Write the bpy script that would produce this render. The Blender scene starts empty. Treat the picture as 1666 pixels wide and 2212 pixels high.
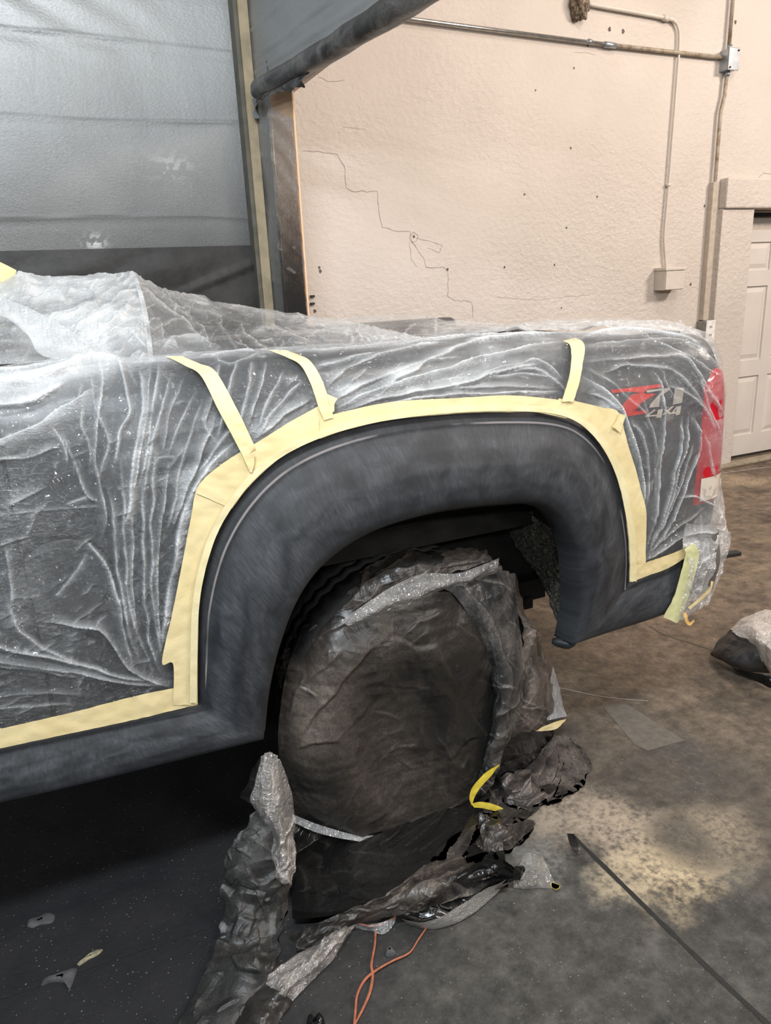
import bpy, bmesh, math, random
import numpy as np
from mathutils import Vector, Matrix

S = bpy.context.scene
COL = S.collection
rng = random.Random(7)

# ------------------------------------------------------------------ camera
F_PX, PITCH, ROLL, YAW, CAM_H = 1600.0, 17.1, -2.7, 24.0, 1.55
_p, _r, _y = [math.radians(a) for a in (PITCH, ROLL, YAW)]
FW = np.array([math.sin(_y) * math.cos(_p), math.cos(_y) * math.cos(_p), -math.sin(_p)])
_rt = np.array([math.cos(_y), -math.sin(_y), 0.0])
_up = np.cross(_rt, FW)
RT = math.cos(_r) * _rt + math.sin(_r) * _up
UP = -math.sin(_r) * _rt + math.cos(_r) * _up
CC = np.array([0.0, 0.0, CAM_H])
cam_data = bpy.data.cameras.new('camera')
cam_data.sensor_fit = 'VERTICAL'
cam_data.sensor_height = 36.0
cam_data.lens = F_PX / 2212.0 * 36.0
cam_data.clip_start = 0.05
cam = bpy.data.objects.new('camera', cam_data)
COL.objects.link(cam)
M4 = Matrix(((RT[0], UP[0], -FW[0], CC[0]), (RT[1], UP[1], -FW[1], CC[1]), (RT[2], UP[2], -FW[2], CC[2]), (0, 0, 0, 1)))
cam.matrix_world = M4
S.camera = cam

# ------------------------------------------------------------------ exposure, world and lamps
S.view_settings.view_transform = 'Standard'
S.view_settings.look = 'None'
S.view_settings.exposure = 0.18
S.view_settings.gamma = 1.0
S.view_settings.use_curve_mapping = False
w = bpy.data.worlds.new('world')
S.world = w
w.use_nodes = True
_nt = w.node_tree
_bg = _nt.nodes['Background']
_tc = _nt.nodes.new('ShaderNodeTexCoord')
_sx = _nt.nodes.new('ShaderNodeSeparateXYZ')
_nt.links.new(_tc.outputs['Generated'], _sx.inputs[0])
_rp = _nt.nodes.new('ShaderNodeValToRGB')          # the rest of the workshop: dim floor, paler walls and ceiling
for _i, (_p, _c) in enumerate([(0.0, (0.05, 0.046, 0.042)), (0.48, (0.10, 0.095, 0.09)), (0.60, (0.26, 0.25, 0.24)), (1.0, (0.36, 0.37, 0.38))]):
    if _i > 1:
        _rp.color_ramp.elements.new(_p)
    _rp.color_ramp.elements[_i].position = _p
    _rp.color_ramp.elements[_i].color = _c + (1,)
_ma = _nt.nodes.new('ShaderNodeMath')
_ma.operation = 'MULTIPLY_ADD'
_ma.inputs[1].default_value, _ma.inputs[2].default_value = 0.5, 0.5
_nt.links.new(_sx.outputs[2], _ma.inputs[0])
_nt.links.new(_ma.outputs[0], _rp.inputs[0])
_nt.links.new(_rp.outputs[0], _bg.inputs[0])
_bg.inputs[1].default_value = 0.5


def area(name, loc, target, sx, sy, power, color):
    d = bpy.data.lights.new(name, 'AREA')
    d.shape = 'RECTANGLE'
    d.size, d.size_y, d.energy, d.color = sx, sy, power, color
    o = bpy.data.objects.new(name, d)
    COL.objects.link(o)
    o.location = loc
    o.rotation_euler = (Vector(target) - Vector(loc)).to_track_quat('-Z', 'Y').to_euler()
    return o


area('booth_strip_lamp', (-0.45, -0.05, 3.55), (0.2, 2.0, 0.8), 1.3, 0.2, 100, (0.86, 0.94, 1.0))
area('shop_lamp_east', (6.2, 0.9, 3.9), (4.0, 3.6, 1.2), 1.0, 0.5, 150, (1.0, 0.86, 0.75))
area('middle_fill_light', (2.4, 0.3, 4.2), (2.0, 3.6, 1.2), 1.2, 0.22, 56, (1.0, 0.88, 0.79))  # unseen overhead fill, added to even out the wall
area('facet_glint_light', (3.6, 2.4, 4.4), (2.6, 2.8, 0.8), 0.2, 1.3, 30, (1.0, 0.87, 0.76))  # unseen tube light, added so more film facets catch a shine
area('back_sparkle_light', (-1.8, -2.6, 3.0), (0.2, 1.7, 0.9), 1.5, 0.14, 52, (0.88, 0.95, 1.0))  # this unseen row is added behind the camera so film facets sparkle
area('back_sparkle_light', (1.0, -3.0, 3.0), (0.7, 1.7, 0.9), 1.5, 0.14, 44, (0.98, 0.95, 0.92))
area('back_sparkle_light', (3.8, -2.2, 3.0), (1.4, 1.7, 0.9), 1.5, 0.14, 54, (1.0, 0.88, 0.78))


# ------------------------------------------------------------------ pixel -> place helpers
def ray(px, py):
    return FW + RT * (px - 833.0) / F_PX + UP * (1106.0 - py) / F_PX


def PY(px, py, Y):
    d = ray(px, py)
    return CC + d * (Y / d[1])


def PZ(px, py, Z=0.0):
    d = ray(px, py)
    return CC + d * ((Z - CAM_H) / d[2])


def PPL(px, py, p0, n):
    d = ray(px, py)
    p0 = np.array(p0, float)
    n = np.array(n, float)
    return CC + d * (np.dot(p0 - CC, n) / np.dot(d, n))


def proj(P):
    v = np.asarray(P, float) - CC
    z = v @ FW
    return 833 + F_PX * (v @ RT) / z, 1106 - F_PX * (v @ UP) / z


# ------------------------------------------------------------------ numpy noise
def _hash(ix, iy, iz, seed):
    h = (ix * 374761393 + iy * 668265263 + iz * 2147483647 + seed * 1274126177) & 0xFFFFFFFF
    h = ((h ^ (h >> 13)) * 1274126177) & 0xFFFFFFFF
    h = (h ^ (h >> 16)) & 0xFFFFFFFF
    return h.astype(np.float64) / 4294967295.0 * 2 - 1


def vnoise(p, seed=0):
    p = np.asarray(p, float)
    i = np.floor(p).astype(np.int64)
    f = p - i
    f = f * f * (3 - 2 * f)
    out = 0
    for dx in (0, 1):
        for dy in (0, 1):
            for dz in (0, 1):
                wgt = (f[..., 0] if dx else 1 - f[..., 0]) * (f[..., 1] if dy else 1 - f[..., 1]) * (f[..., 2] if dz else 1 - f[..., 2])
                out = out + wgt * _hash(i[..., 0] + dx, i[..., 1] + dy, i[..., 2] + dz, seed)
    return out


def crumple(p, scale, seed=0, n=5):
    """crossing straight creases, each dying away somewhere, like squeezed film"""
    p = np.asarray(p, float)
    r = np.random.RandomState(seed + 11)
    wp_ = np.stack([vnoise(p * scale * 0.35, seed), vnoise(p * scale * 0.35 + 9, seed + 1), vnoise(p * scale * 0.35 + 17, seed + 2)], -1) * (0.5 / scale)
    q = p + wp_
    out = 0
    for k in range(n):
        d = r.normal(size=3)
        d /= np.linalg.norm(d)
        f = 0.45 * 1.45 ** k
        t = q @ d * scale * f + r.rand() + 0.30 * vnoise(p * scale * 0.8 * f + 7.3 * k, seed + k)
        m = np.clip(0.35 + 1.5 * vnoise(p * scale * 0.45 * f + 31 * k, seed + 90 + k), 0, 1)
        out = out + (np.abs((t % 1.0) - 0.5) * 4 - 1) * (1.0 / 1.45 ** k) * m
    return out * 0.9


def crom(P, m):
    """Catmull-Rom through P (n, ...) sampled at m places"""
    P = np.asarray(P, float)
    n = len(P)
    t = np.linspace(0, n - 1, m)
    i = np.minimum(t.astype(int), n - 2)
    f = (t - i).reshape((-1,) + (1,) * (P.ndim - 1))
    A = np.concatenate([2 * P[:1] - P[1:2], P, 2 * P[-1:] - P[-2:-1]])
    p0, p1, p2, p3 = A[i], A[i + 1], A[i + 2], A[i + 3]
    return 0.5 * (2 * p1 + (p2 - p0) * f + (2 * p0 - 5 * p1 + 4 * p2 - p3) * f ** 2 + (3 * p1 - p0 - 3 * p2 + p3) * f ** 3)


# ------------------------------------------------------------------ object helpers
def link(o, parent=None):
    COL.objects.link(o)
    if parent is not None:
        o.parent = parent
    return o


def tag(o, label=None, cat=None, group=None, kind=None):
    if label:
        o['label'] = label
    if cat:
        o['category'] = cat
    if group:
        o['group'] = group
    if kind:
        o['kind'] = kind
    return o


def thing(name, label, cat, loc=(0, 0, 0), group=None):
    o = bpy.data.objects.new(name, None)
    o.empty_display_size = 0.1
    COL.objects.link(o)
    o['origin_shift'] = 0
    del o['origin_shift']
    return tag(o, label, cat, group)


def mesh_obj(name, verts, faces, mat, parent=None, smooth=True, attrs=None, uv=None):
    me = bpy.data.meshes.new(name)
    if isinstance(faces, np.ndarray):
        V = np.asarray(verts, np.float32)
        F = faces.astype(np.int32)
        me.vertices.add(len(V))
        me.vertices.foreach_set('co', V.ravel())
        me.loops.add(F.size)
        me.loops.foreach_set('vertex_index', F.ravel())
        me.polygons.add(len(F))
        me.polygons.foreach_set('loop_start', np.arange(0, F.size, F.shape[1], dtype=np.int32))
        me.update(calc_edges=True)
    else:
        me.from_pydata([tuple(map(float, v)) for v in verts], [], [tuple(map(int, f)) for f in faces])
        me.update()
    if smooth:
        me.polygons.foreach_set('use_smooth', [True] * len(me.polygons))
    for k, arr in (attrs or {}).items():
        a = me.attributes.new(k, 'FLOAT', 'POINT')
        a.data.foreach_set('value', np.asarray(arr, np.float32).ravel())
    if mat:
        me.materials.append(mat)
    o = bpy.data.objects.new(name, me)
    return link(o, parent)


def grid_faces(nr, nc, keep=None):
    idx = np.arange(nr * nc).reshape(nr, nc)
    f = np.stack([idx[:-1, :-1], idx[:-1, 1:], idx[1:, 1:], idx[1:, :-1]], -1).reshape(-1, 4)
    if keep is not None:
        f = f[keep.reshape(-1)]
    return f


def grid_normals(G):
    du = np.gradient(G, axis=0)
    dv = np.gradient(G, axis=1)
    n = np.cross(du, dv)
    return n / (np.linalg.norm(n, axis=-1, keepdims=True) + 1e-9)


def grid_obj(name, G, mat, parent=None, keep=None, attrs=None, smooth=True):
    nr, nc = G.shape[:2]
    return mesh_obj(name, G.reshape(-1, 3), grid_faces(nr, nc, keep), mat, parent, smooth, attrs)


class MB:
    def __init__(self):
        self.v, self.f = [], []

    def add(self, verts, faces):
        b = len(self.v)
        self.v += [tuple(map(float, q)) for q in verts]
        self.f += [tuple(int(i) + b for i in q) for q in faces]
        return self

    def box(self, x0, x1, y0, y1, z0, z1):
        V = [(x, y, z) for z in (z0, z1) for y in (y0, y1) for x in (x0, x1)]
        return self.add(V, [(0, 2, 3, 1), (4, 5, 7, 6), (0, 1, 5, 4), (2, 6, 7, 3), (0, 4, 6, 2), (1, 3, 7, 5)])

    def obox(self, c, ax, ay, az):
        """box round c with half-axis vectors"""
        c, ax, ay, az = [np.array(q, float) for q in (c, ax, ay, az)]
        V = [c + sx * ax + sy * ay + sz * az for sz in (-1, 1) for sy in (-1, 1) for sx in (-1, 1)]
        return self.add(V, [(0, 2, 3, 1), (4, 5, 7, 6), (0, 1, 5, 4), (2, 6, 7, 3), (0, 4, 6, 2), (1, 3, 7, 5)])

    def tube(self, path, r, n=12, cap=True):
        P = [np.array(q, float) for q in path]
        R = r if isinstance(r, (list, tuple)) else [r] * len(P)
        rings = []
        prev = None
        for i, q in enumerate(P):
            t = P[min(i + 1, len(P) - 1)] - P[max(i - 1, 0)]
            t = t / (np.linalg.norm(t) + 1e-9)
            a = np.array([0, 0, 1.0]) if prev is None else prev
            if prev is None and abs(t[2]) > 0.9:
                a = np.array([1.0, 0, 0])
            u = a - t * (a @ t)
            u /= np.linalg.norm(u)
            prev = u
            v = np.cross(t, u)
            rings.append([q + R[i] * (math.cos(2 * math.pi * k / n) * u + math.sin(2 * math.pi * k / n) * v) for k in range(n)])
        V = [x for ring in rings for x in ring]
        Fc = []
        for i in range(len(P) - 1):
            for k in range(n):
                Fc.append((i * n + k, i * n + (k + 1) % n, (i + 1) * n + (k + 1) % n, (i + 1) * n + k))
        if cap:
            Fc.append(tuple(range(n))[::-1])
            Fc.append(tuple((len(P) - 1) * n + k for k in range(n)))
        return self.add(V, Fc)

    def build(self, name, mat, parent=None, smooth=False, bevel=0.0):
        o = mesh_obj(name, self.v, self.f, mat, parent, smooth)
        if bevel:
            m = o.modifiers.new('bevel', 'BEVEL')
            m.width, m.segments, m.limit_method = bevel, 2, 'ANGLE'
        return o


# ------------------------------------------------------------------ material helpers
class NT:
    def __init__(self, name):
        self.m = bpy.data.materials.new(name)
        self.m.use_nodes = True
        self.t = self.m.node_tree
        self.t.nodes.clear()
        self.out = self.n('ShaderNodeOutputMaterial')

    def n(self, kind, **kw):
        nd = self.t.nodes.new(kind)
        for k, v in kw.items():
            setattr(nd, k, v)
        return nd

    def l(self, a, b):
        self.t.links.new(a, b)

    def set(self, sock, v):
        if hasattr(v, 'is_output') or isinstance(v, bpy.types.NodeSocket):
            self.l(v, sock)
        else:
            sock.default_value = v

    def coord(self):
        return self.n('ShaderNodeTexCoord').outputs['Object']

    def mapping(self, vec, scale=(1, 1, 1), rot=(0, 0, 0), loc=(0, 0, 0)):
        m = self.n('ShaderNodeMapping')
        self.l(vec, m.inputs[0])
        m.inputs['Location'].default_value = loc
        m.inputs['Rotation'].default_value = rot
        m.inputs['Scale'].default_value = scale
        return m.outputs[0]

    def noise(self, vec, scale, detail=4, rough=0.55, dist=0.0, out='Fac'):
        n = self.n('ShaderNodeTexNoise')
        if vec is not None:
            self.l(vec, n.inputs['Vector'])
        n.inputs['Scale'].default_value = scale
        n.inputs['Detail'].default_value = detail
        n.inputs['Roughness'].default_value = rough
        n.inputs['Distortion'].default_value = dist
        return n.outputs[out]

    def voro(self, vec, scale, feature='F1', out='Distance'):
        n = self.n('ShaderNodeTexVoronoi', feature=feature)
        if vec is not None:
            self.l(vec, n.inputs['Vector'])
        n.inputs['Scale'].default_value = scale
        return n.outputs[out]

    def ramp(self, fac, stops, interp='LINEAR'):
        r = self.n('ShaderNodeValToRGB')
        r.color_ramp.interpolation = interp
        while len(r.color_ramp.elements) < len(stops):
            r.color_ramp.elements.new(0.5)
        for e, (p, c) in zip(r.color_ramp.elements, stops):
            e.position = p
            e.color = (c, c, c, 1) if isinstance(c, (int, float)) else tuple(c) + (1,)
        self.l(fac, r.inputs[0])
        return r.outputs[0]

    def mix(self, fac, a, b, blend='MIX'):
        m = self.n('ShaderNodeMix', data_type='RGBA', blend_type=blend)
        self.set(m.inputs[0], fac)
        for s, v in ((m.inputs[6], a), (m.inputs[7], b)):
            if isinstance(v, tuple) and len(v) == 3:
                v = v + (1,)
            self.set(s, v)
        return m.outputs[2]

    def math(self, op, a, b=0.0, clamp=False):
        m = self.n('ShaderNodeMath', operation=op, use_clamp=clamp)
        self.set(m.inputs[0], a)
        self.set(m.inputs[1], b)
        return m.outputs[0]

    def bump(self, h, strength=0.3, dist=0.01, normal=None):
        b = self.n('ShaderNodeBump')
        b.inputs['Strength'].default_value = strength
        b.inputs['Distance'].default_value = dist
        self.l(h, b.inputs['Height'])
        if normal is not None:
            self.l(normal, b.inputs['Normal'])
        return b.outputs[0]

    def attr(self, name):
        return self.n('ShaderNodeAttribute', attribute_name=name).outputs['Fac']

    def pbr(self, color, rough=0.5, metal=0.0, normal=None, spec=0.5, coat=0.0):
        b = self.n('ShaderNodeBsdfPrincipled')
        if isinstance(color, tuple) and len(color) == 3:
            color = color + (1,)
        self.set(b.inputs['Base Color'], color)
        self.set(b.inputs['Roughness'], rough)
        self.set(b.inputs['Metallic'], metal)
        b.inputs['Specular IOR Level'].default_value = spec
        b.inputs['Coat Weight'].default_value = coat
        if normal is not None:
            self.l(normal, b.inputs['Normal'])
        return b.outputs[0]

    def done(self, sh):
        self.l(sh, self.out.inputs[0])
        return self.m


def plain(name, color, rough=0.5, metal=0.0, vary=0.15, scale=30, bump=0.0, spec=0.5):
    k = NT(name)
    c = k.coord()
    nz = k.noise(c, scale, 5)
    dark = tuple(x * (1 - vary) for x in color)
    lite = tuple(min(1, x * (1 + vary)) for x in color)
    colr = k.mix(k.ramp(nz, [(0.3, 0.0), (0.7, 1.0)]), dark, lite)
    nrm = k.bump(k.noise(c, scale * 3, 4), bump, 0.004) if bump else None
    return k.done(k.pbr(colr, rough, metal, nrm, spec))


# painted rough plaster wall
def mat_wall():
    k = NT('painted_plaster')
    c = k.coord()
    big = k.noise(c, 1.3, 5)
    col = k.mix(k.ramp(big, [(0.35, 0.0), (0.7, 1.0)]), (0.56, 0.505, 0.455), (0.62, 0.565, 0.515))
    stuc = k.noise(k.mapping(c, (1, 1, 1.4)), 42, 4, 0.6, 0.6)
    pits = k.voro(c, 26)
    spot = k.ramp(k.noise(c, 60, 2, 0.4), [(0.755, 0.0), (0.79, 1.0)])
    patch = k.ramp(k.noise(c, 2.1, 3), [(0.5, 0.0), (0.62, 1.0)])
    col = k.mix(k.math('MULTIPLY', k.math('MULTIPLY', spot, patch), 0.5), col, (0.2, 0.17, 0.15))
    # block courses showing faintly through the paint
    h = k.math('ADD', stuc, k.math('MULTIPLY', pits, 0.5))
    smooth_area = k.ramp(k.noise(c, 0.9, 2), [(0.4, 0.35), (0.6, 1.0)])
    n = k.bump(k.math('MULTIPLY', h, smooth_area), 0.6, 0.012)
    return k.done(k.pbr(col, 0.55, 0, n, 0.3))


def mat_floor():
    k = NT('stained_concrete')
    c = k.coord()
    sx = k.n('ShaderNodeSeparateXYZ')
    k.l(c, sx.inputs[0])
    X, Y = sx.outputs[0], sx.outputs[1]
    n1 = k.noise(c, 1.6, 8, 0.66, 0.1)
    n2 = k.noise(c, 6.5, 7, 0.68, 0.0)
    n3 = k.noise(c, 55, 4, 0.6)
    # worn brown concrete
    base = k.mix(k.ramp(n2, [(0.3, 0.0), (0.7, 1.0)]), (0.12, 0.090, 0.064), (0.195, 0.150, 0.108))
    # grey paint dust settled over it
    g = k.math('ADD', k.math('MULTIPLY', X, -0.55), k.math('MULTIPLY', Y, -0.42))
    g = k.math('ADD', g, k.math('MULTIPLY', n1, 1.1))
    mr = k.n('ShaderNodeMapRange')
    k.l(g, mr.inputs[0])
    mr.inputs[1].default_value, mr.inputs[2].default_value = -1.65, -0.55
    greyfac = mr.outputs[0]
    grey = k.mix(k.ramp(n2, [(0.35, 0.0), (0.68, 1.0)]), (0.042, 0.041, 0.038), (0.088, 0.083, 0.074))
    col = k.mix(greyfac, base, grey)
    mott = k.ramp(k.noise(c, 17, 8, 0.78, 0.0), [(0.34, 0.5), (0.5, 1.0), (0.66, 1.55)])
    col = k.mix(1.0, col, mott, 'MULTIPLY')
    stain = k.ramp(k.noise(k.mapping(c, loc=(5, 2, 0)), 2.6, 8, 0.7, 0.0), [(0.5, 0.0), (0.66, 0.7)])
    col = k.mix(stain, col, (0.035, 0.032, 0.029))
    # black overspray beside and under the truck, deepened to paint its shadow
    g2 = k.math('ADD', k.math('MULTIPLY', X, -1.0), k.math('MULTIPLY', Y, 0.35))
    g2 = k.math('ADD', g2, k.math('MULTIPLY', n1, 0.5))
    mr2 = k.n('ShaderNodeMapRange')
    k.l(g2, mr2.inputs[0])
    mr2.inputs[1].default_value, mr2.inputs[2].default_value = -0.14, 0.50
    col = k.mix(mr2.outputs[0], col, k.mix(n2, (0.007, 0.0075, 0.009), (0.022, 0.022, 0.024)))
    # sandy bare patches, each a blob with a noisy rim

    def blob(x, y, r, cc, amt):
        dx = k.math('SUBTRACT', X, x)
        dy = k.math('SUBTRACT', Y, y)
        d = k.math('SQRT', k.math('ADD', k.math('MULTIPLY', dx, dx), k.math('MULTIPLY', dy, dy)))
        d = k.math('ADD', d, k.math('MULTIPLY', k.math('SUBTRACT', n1, 0.5), -0.9 * r - 0.12))
        d = k.math('ADD', d, k.math('MULTIPLY', k.math('SUBTRACT', n2, 0.5), -0.22))
        m = k.n('ShaderNodeMapRange', interpolation_type='SMOOTHSTEP')
        k.l(d, m.inputs[0])
        m.inputs[1].default_value, m.inputs[2].default_value = r * 1.35, r * 0.25
        m.inputs[3].default_value, m.inputs[4].default_value = 0.0, amt
        grain = k.ramp(k.math('ADD', k.math('MULTIPLY', n3, 0.6), k.math('MULTIPLY', n2, 0.4)), [(0.40, 0.15), (0.56, 1.0)])
        return k.mix(k.math('MULTIPLY', m.outputs[0], grain), col, cc)
    for b in BLOBS:
        col = blob(*b)
    speck = k.ramp(k.noise(c, 170, 1, 0.3), [(0.735, 0.0), (0.77, 1.0)])
    col = k.mix(k.math('MULTIPLY', speck, 0.55), col, (0.34, 0.32, 0.27))
    dsp = k.ramp(k.noise(k.mapping(c, loc=(3, 1, 0)), 120, 2, 0.4), [(0.68, 0.0), (0.73, 1.0)])
    col = k.mix(k.math('MULTIPLY', dsp, 0.5), col, (0.02, 0.02, 0.02))
    n = k.bump(k.math('ADD', n3, k.math('MULTIPLY', n2, 1.5)), 0.32, 0.006)
    return k.done(k.pbr(col, k.ramp(n2, [(0.2, 0.62), (0.8, 0.85)]), 0, n, 0.3))


BLOBS = []
for (px, py, r, cc, amt) in [
    (1240, 1750, 0.17, (0.33, 0.275, 0.215), 0.85),
    (1340, 1790, 0.15, (0.38, 0.31, 0.23), 0.9),
    (1430, 1885, 0.13, (0.50, 0.40, 0.26), 0.95),
    (1560, 1800, 0.13, (0.34, 0.28, 0.20), 0.7),
    (1330, 1900, 0.08, (0.42, 0.35, 0.24), 0.7),
    (1180, 1860, 0.08, (0.20, 0.2, 0.18), 0.7),
    (1600, 1040, 0.22, (0.42, 0.33, 0.23), 0.75),
    (1470, 1815, 0.09, (0.045, 0.042, 0.04), 0.8),
    (1480, 1660, 0.18, (0.06, 0.055, 0.052), 0.85),
    (1230, 1600, 0.14, (0.05, 0.045, 0.04), 0.7),
]:
    q = PZ(px, py)
    BLOBS.append((float(q[0]), float(q[1]), r, cc, amt))


def mat_foil():
    """silver reflective booth sheet with overspray"""
    k = NT('silver_booth_sheet')
    c = k.coord()
    sx = k.n('ShaderNodeSeparateXYZ')
    k.l(c, sx.inputs[0])
    n1 = k.noise(c, 2.2, 5)
    weave = k.voro(k.mapping(c, (1, 1, 1.6), (0, 0.6, 0)), 70)
    wr = k.noise(k.mapping(c, (2.6, 1, 0.8), (0, 0.45, 0)), 5, 6, 0.6, 1.2)
    drape = k.noise(k.mapping(c, (5, 1, 0.9), (0, -0.2, 0)), 1.6, 3, 0.5)
    spray = k.attr('spray')
    sp = k.math('ADD', spray, k.math('MULTIPLY', k.math('SUBTRACT', n1, 0.5), 0.25), True)
    sp = k.math('ADD', sp, k.math('MULTIPLY', k.math('SUBTRACT', k.noise(c, 220, 2), 0.5), 0.35), True)
    col = k.mix(sp, (0.52, 0.53, 0.53), (0.035, 0.034, 0.033))
    metal = k.math('SUBTRACT', 0.6, k.math('MULTIPLY', sp, 0.6), True)
    rough = k.math('ADD', 0.50, k.math('MULTIPLY', sp, 0.1))
    h = k.math('ADD', k.math('MULTIPLY', weave, 0.16), k.math('ADD', k.math('MULTIPLY', wr, 0.30), k.math('MULTIPLY', drape, 0.5)))
    n = k.bump(h, 0.22, 0.02)
    return k.done(k.pbr(col, rough, metal, n, 0.4))


def mat_wood(name, a, b, dirt=0.0):
    k = NT(name)
    c = k.coord()
    g = k.noise(k.mapping(c, (18, 18, 0.7)), 3, 5, 0.6, 0.6)
    col = k.mix(g, a, b)
    dz = k.ramp(k.noise(c, 9, 5), [(0.45, 0.0), (0.7, 1.0)])
    col = k.mix(k.math('MULTIPLY', dz, dirt), col, (0.05, 0.045, 0.04))
    return k.done(k.pbr(col, 0.65, 0, k.bump(g, 0.2, 0.004), 0.3))


def mat_cladding():
    """dark cladding, sanded dull, swirl scratches and a rubbed-through edge line"""
    k = NT('sanded_dark_plastic')
    c = k.coord()
    v = k.attr('across')
    n1 = k.noise(c, 5.5, 5, 0.55, 0.5)
    n2 = k.noise(c, 16, 4, 0.55, 0.2)
    al = k.attr('along')
    cb = k.n('ShaderNodeCombineXYZ')
    k.l(al, cb.inputs[0])
    k.l(v, cb.inputs[1])
    uvw = cb.outputs[0]
    # strokes of the sanding pad run across the flare, in dabs
    scr2 = k.noise(k.mapping(uvw, (170, 5.5, 1), (0, 0, 0.35)), 1.0, 4, 0.62, 0.35)
    scr3 = k.noise(k.mapping(uvw, (120, 9, 1), (0, 0, -0.5)), 1.0, 3, 0.6, 0.5)
    dab = k.noise(k.mapping(uvw, (13, 4.5, 1)), 1.0, 3, 0.5, 0.6)
    band = k.ramp(v, [(0.10, 0.55), (0.28, 1.0), (0.62, 0.9), (0.85, 0.55), (1.0, 0.45)])  # flare shading painted in: lighter convex band, darker towards the edge
    sand_shade = k.math('MULTIPLY', band, k.ramp(k.math('ADD', k.math('MULTIPLY', n1, 0.45), k.math('MULTIPLY', dab, 0.6)), [(0.40, 0.08), (0.68, 1.0)]))
    marks = k.math('MULTIPLY', sand_shade, k.ramp(k.math('ADD', k.math('MULTIPLY', scr2, 0.55), k.math('MULTIPLY', scr3, 0.45)), [(0.36, 0.35), (0.64, 1.0)]))
    col = k.mix(marks, (0.016, 0.018, 0.021), (0.088, 0.093, 0.103))
    lw = k.noise(c, 11, 3)
    vv = k.math('ADD', v, k.math('MULTIPLY', k.math('SUBTRACT', lw, 0.5), 0.012))
    line = k.ramp(vv, [(0.100, 0.0), (0.106, 1.0), (0.120, 1.0), (0.126, 0.0)])
    wear = k.ramp(k.noise(c, 3.1, 3), [(0.40, 0.0), (0.5, 0.85)])
    arch = k.attr('arch')
    col = k.mix(k.math('MULTIPLY', k.math('MULTIPLY', line, wear), arch), col, (0.30, 0.275, 0.27))
    rough = k.mix(marks, (0.5, 0.5, 0.5), (0.62, 0.62, 0.62))
    n = k.bump(k.math('ADD', scr2, scr3), 0.05, 0.002)
    return k.done(k.pbr(col, rough, 0, n, 0.45))


def mat_film(name, tint=(0.80, 0.82, 0.83), gloss=0.12, base=0.035, rough=0.13, bstr=1.0, scale=1.0, milk_gain=1.0):
    """thin clear masking film: mostly see-through, whiter where it is bunched in layers and where milk paints highlights, crisp shine on wrinkles"""
    k = NT(name)
    c = k.coord()
    milk = k.attr('milk')
    w1 = k.noise(k.mapping(c, (0.8, 1.0, 1.5), (0, 0.5, 0)), 34 * scale, 3, 0.5, 1.2)
    w3 = k.noise(k.mapping(c, (2.2, 1, 0.6), (0, -0.3, 0)), 30 * scale, 3, 0.55, 0.8)
    w4 = k.noise(k.mapping(c, (0.5, 1, 1.9), (0, 0.25, 0)), 62 * scale, 2, 0.5, 0.6)
    zone = k.ramp(k.noise(c, 6 * scale, 3, 0.5), [(0.42, 0.15), (0.6, 1.0)])
    r1 = k.math('MINIMUM', k.math('ABSOLUTE', k.math('SUBTRACT', w1, 0.5)), 0.09)
    r3 = k.math('MINIMUM', k.math('ABSOLUTE', k.math('SUBTRACT', w3, 0.5)), 0.10)
    r4 = k.math('MINIMUM', k.math('ABSOLUTE', k.math('SUBTRACT', w4, 0.5)), 0.08)
    h = k.math('ADD', k.math('MULTIPLY', r1, -2.2), k.math('ADD', k.math('MULTIPLY', r3, -1.8), k.math('MULTIPLY', k.math('MULTIPLY', r4, zone), -1.6)))
    n = k.bump(h, bstr, 0.03)
    nd = k.bump(h, 0.3, 0.02)
    fine = k.math('MAXIMUM', k.ramp(r1, [(0.0, 1.0), (0.012, 0.35), (0.035, 0.0)]), k.ramp(r4, [(0.0, 0.9), (0.010, 0.3), (0.03, 0.0)]))
    blot = k.ramp(k.noise(c, 13 * scale, 4, 0.6), [(0.36, 0.75), (0.65, 1.12)])
    mk = k.math('MULTIPLY', k.math('MULTIPLY', milk, milk_gain), blot)
    mk = k.math('ADD', mk, k.math('ADD', base, k.math('MULTIPLY', k.math('MULTIPLY', fine, zone), 0.20)))
    mk = k.math('MINIMUM', mk, 0.93)
    tr = k.n('ShaderNodeBsdfTransparent')
    tr.inputs[0].default_value = (0.975, 0.98, 0.985, 1)
    di = k.n('ShaderNodeBsdfDiffuse')
    di.inputs[0].default_value = tint + (1,)
    k.l(nd, di.inputs['Normal'])
    tl = k.n('ShaderNodeBsdfTranslucent')
    tl.inputs[0].default_value = tint + (1,)
    k.l(nd, tl.inputs['Normal'])
    m0 = k.n('ShaderNodeMixShader')
    m0.inputs[0].default_value = 0.2
    k.l(di.outputs[0], m0.inputs[1])
    k.l(tl.outputs[0], m0.inputs[2])
    m1 = k.n('ShaderNodeMixShader')
    k.l(mk, m1.inputs[0])
    k.l(tr.outputs[0], m1.inputs[1])
    k.l(m0.outputs[0], m1.inputs[2])
    gl = k.n('ShaderNodeBsdfGlossy')
    gl.inputs['Color'].default_value = (1, 1, 1, 1)
    gl.inputs['Roughness'].default_value = rough
    k.l(n, gl.inputs['Normal'])
    lw = k.n('ShaderNodeLayerWeight')
    lw.inputs[0].default_value = 0.22
    k.l(n, lw.inputs['Normal'])
    gf = k.math('ADD', gloss, k.math('MULTIPLY', lw.outputs['Fresnel'], 0.22))
    gf = k.math('MINIMUM', gf, 0.5)
    m2 = k.n('ShaderNodeMixShader')
    k.l(gf, m2.inputs[0])
    k.l(m1.outputs[0], m2.inputs[1])
    k.l(gl.outputs[0], m2.inputs[2])
    return k.done(m2.outputs[0])


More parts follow.
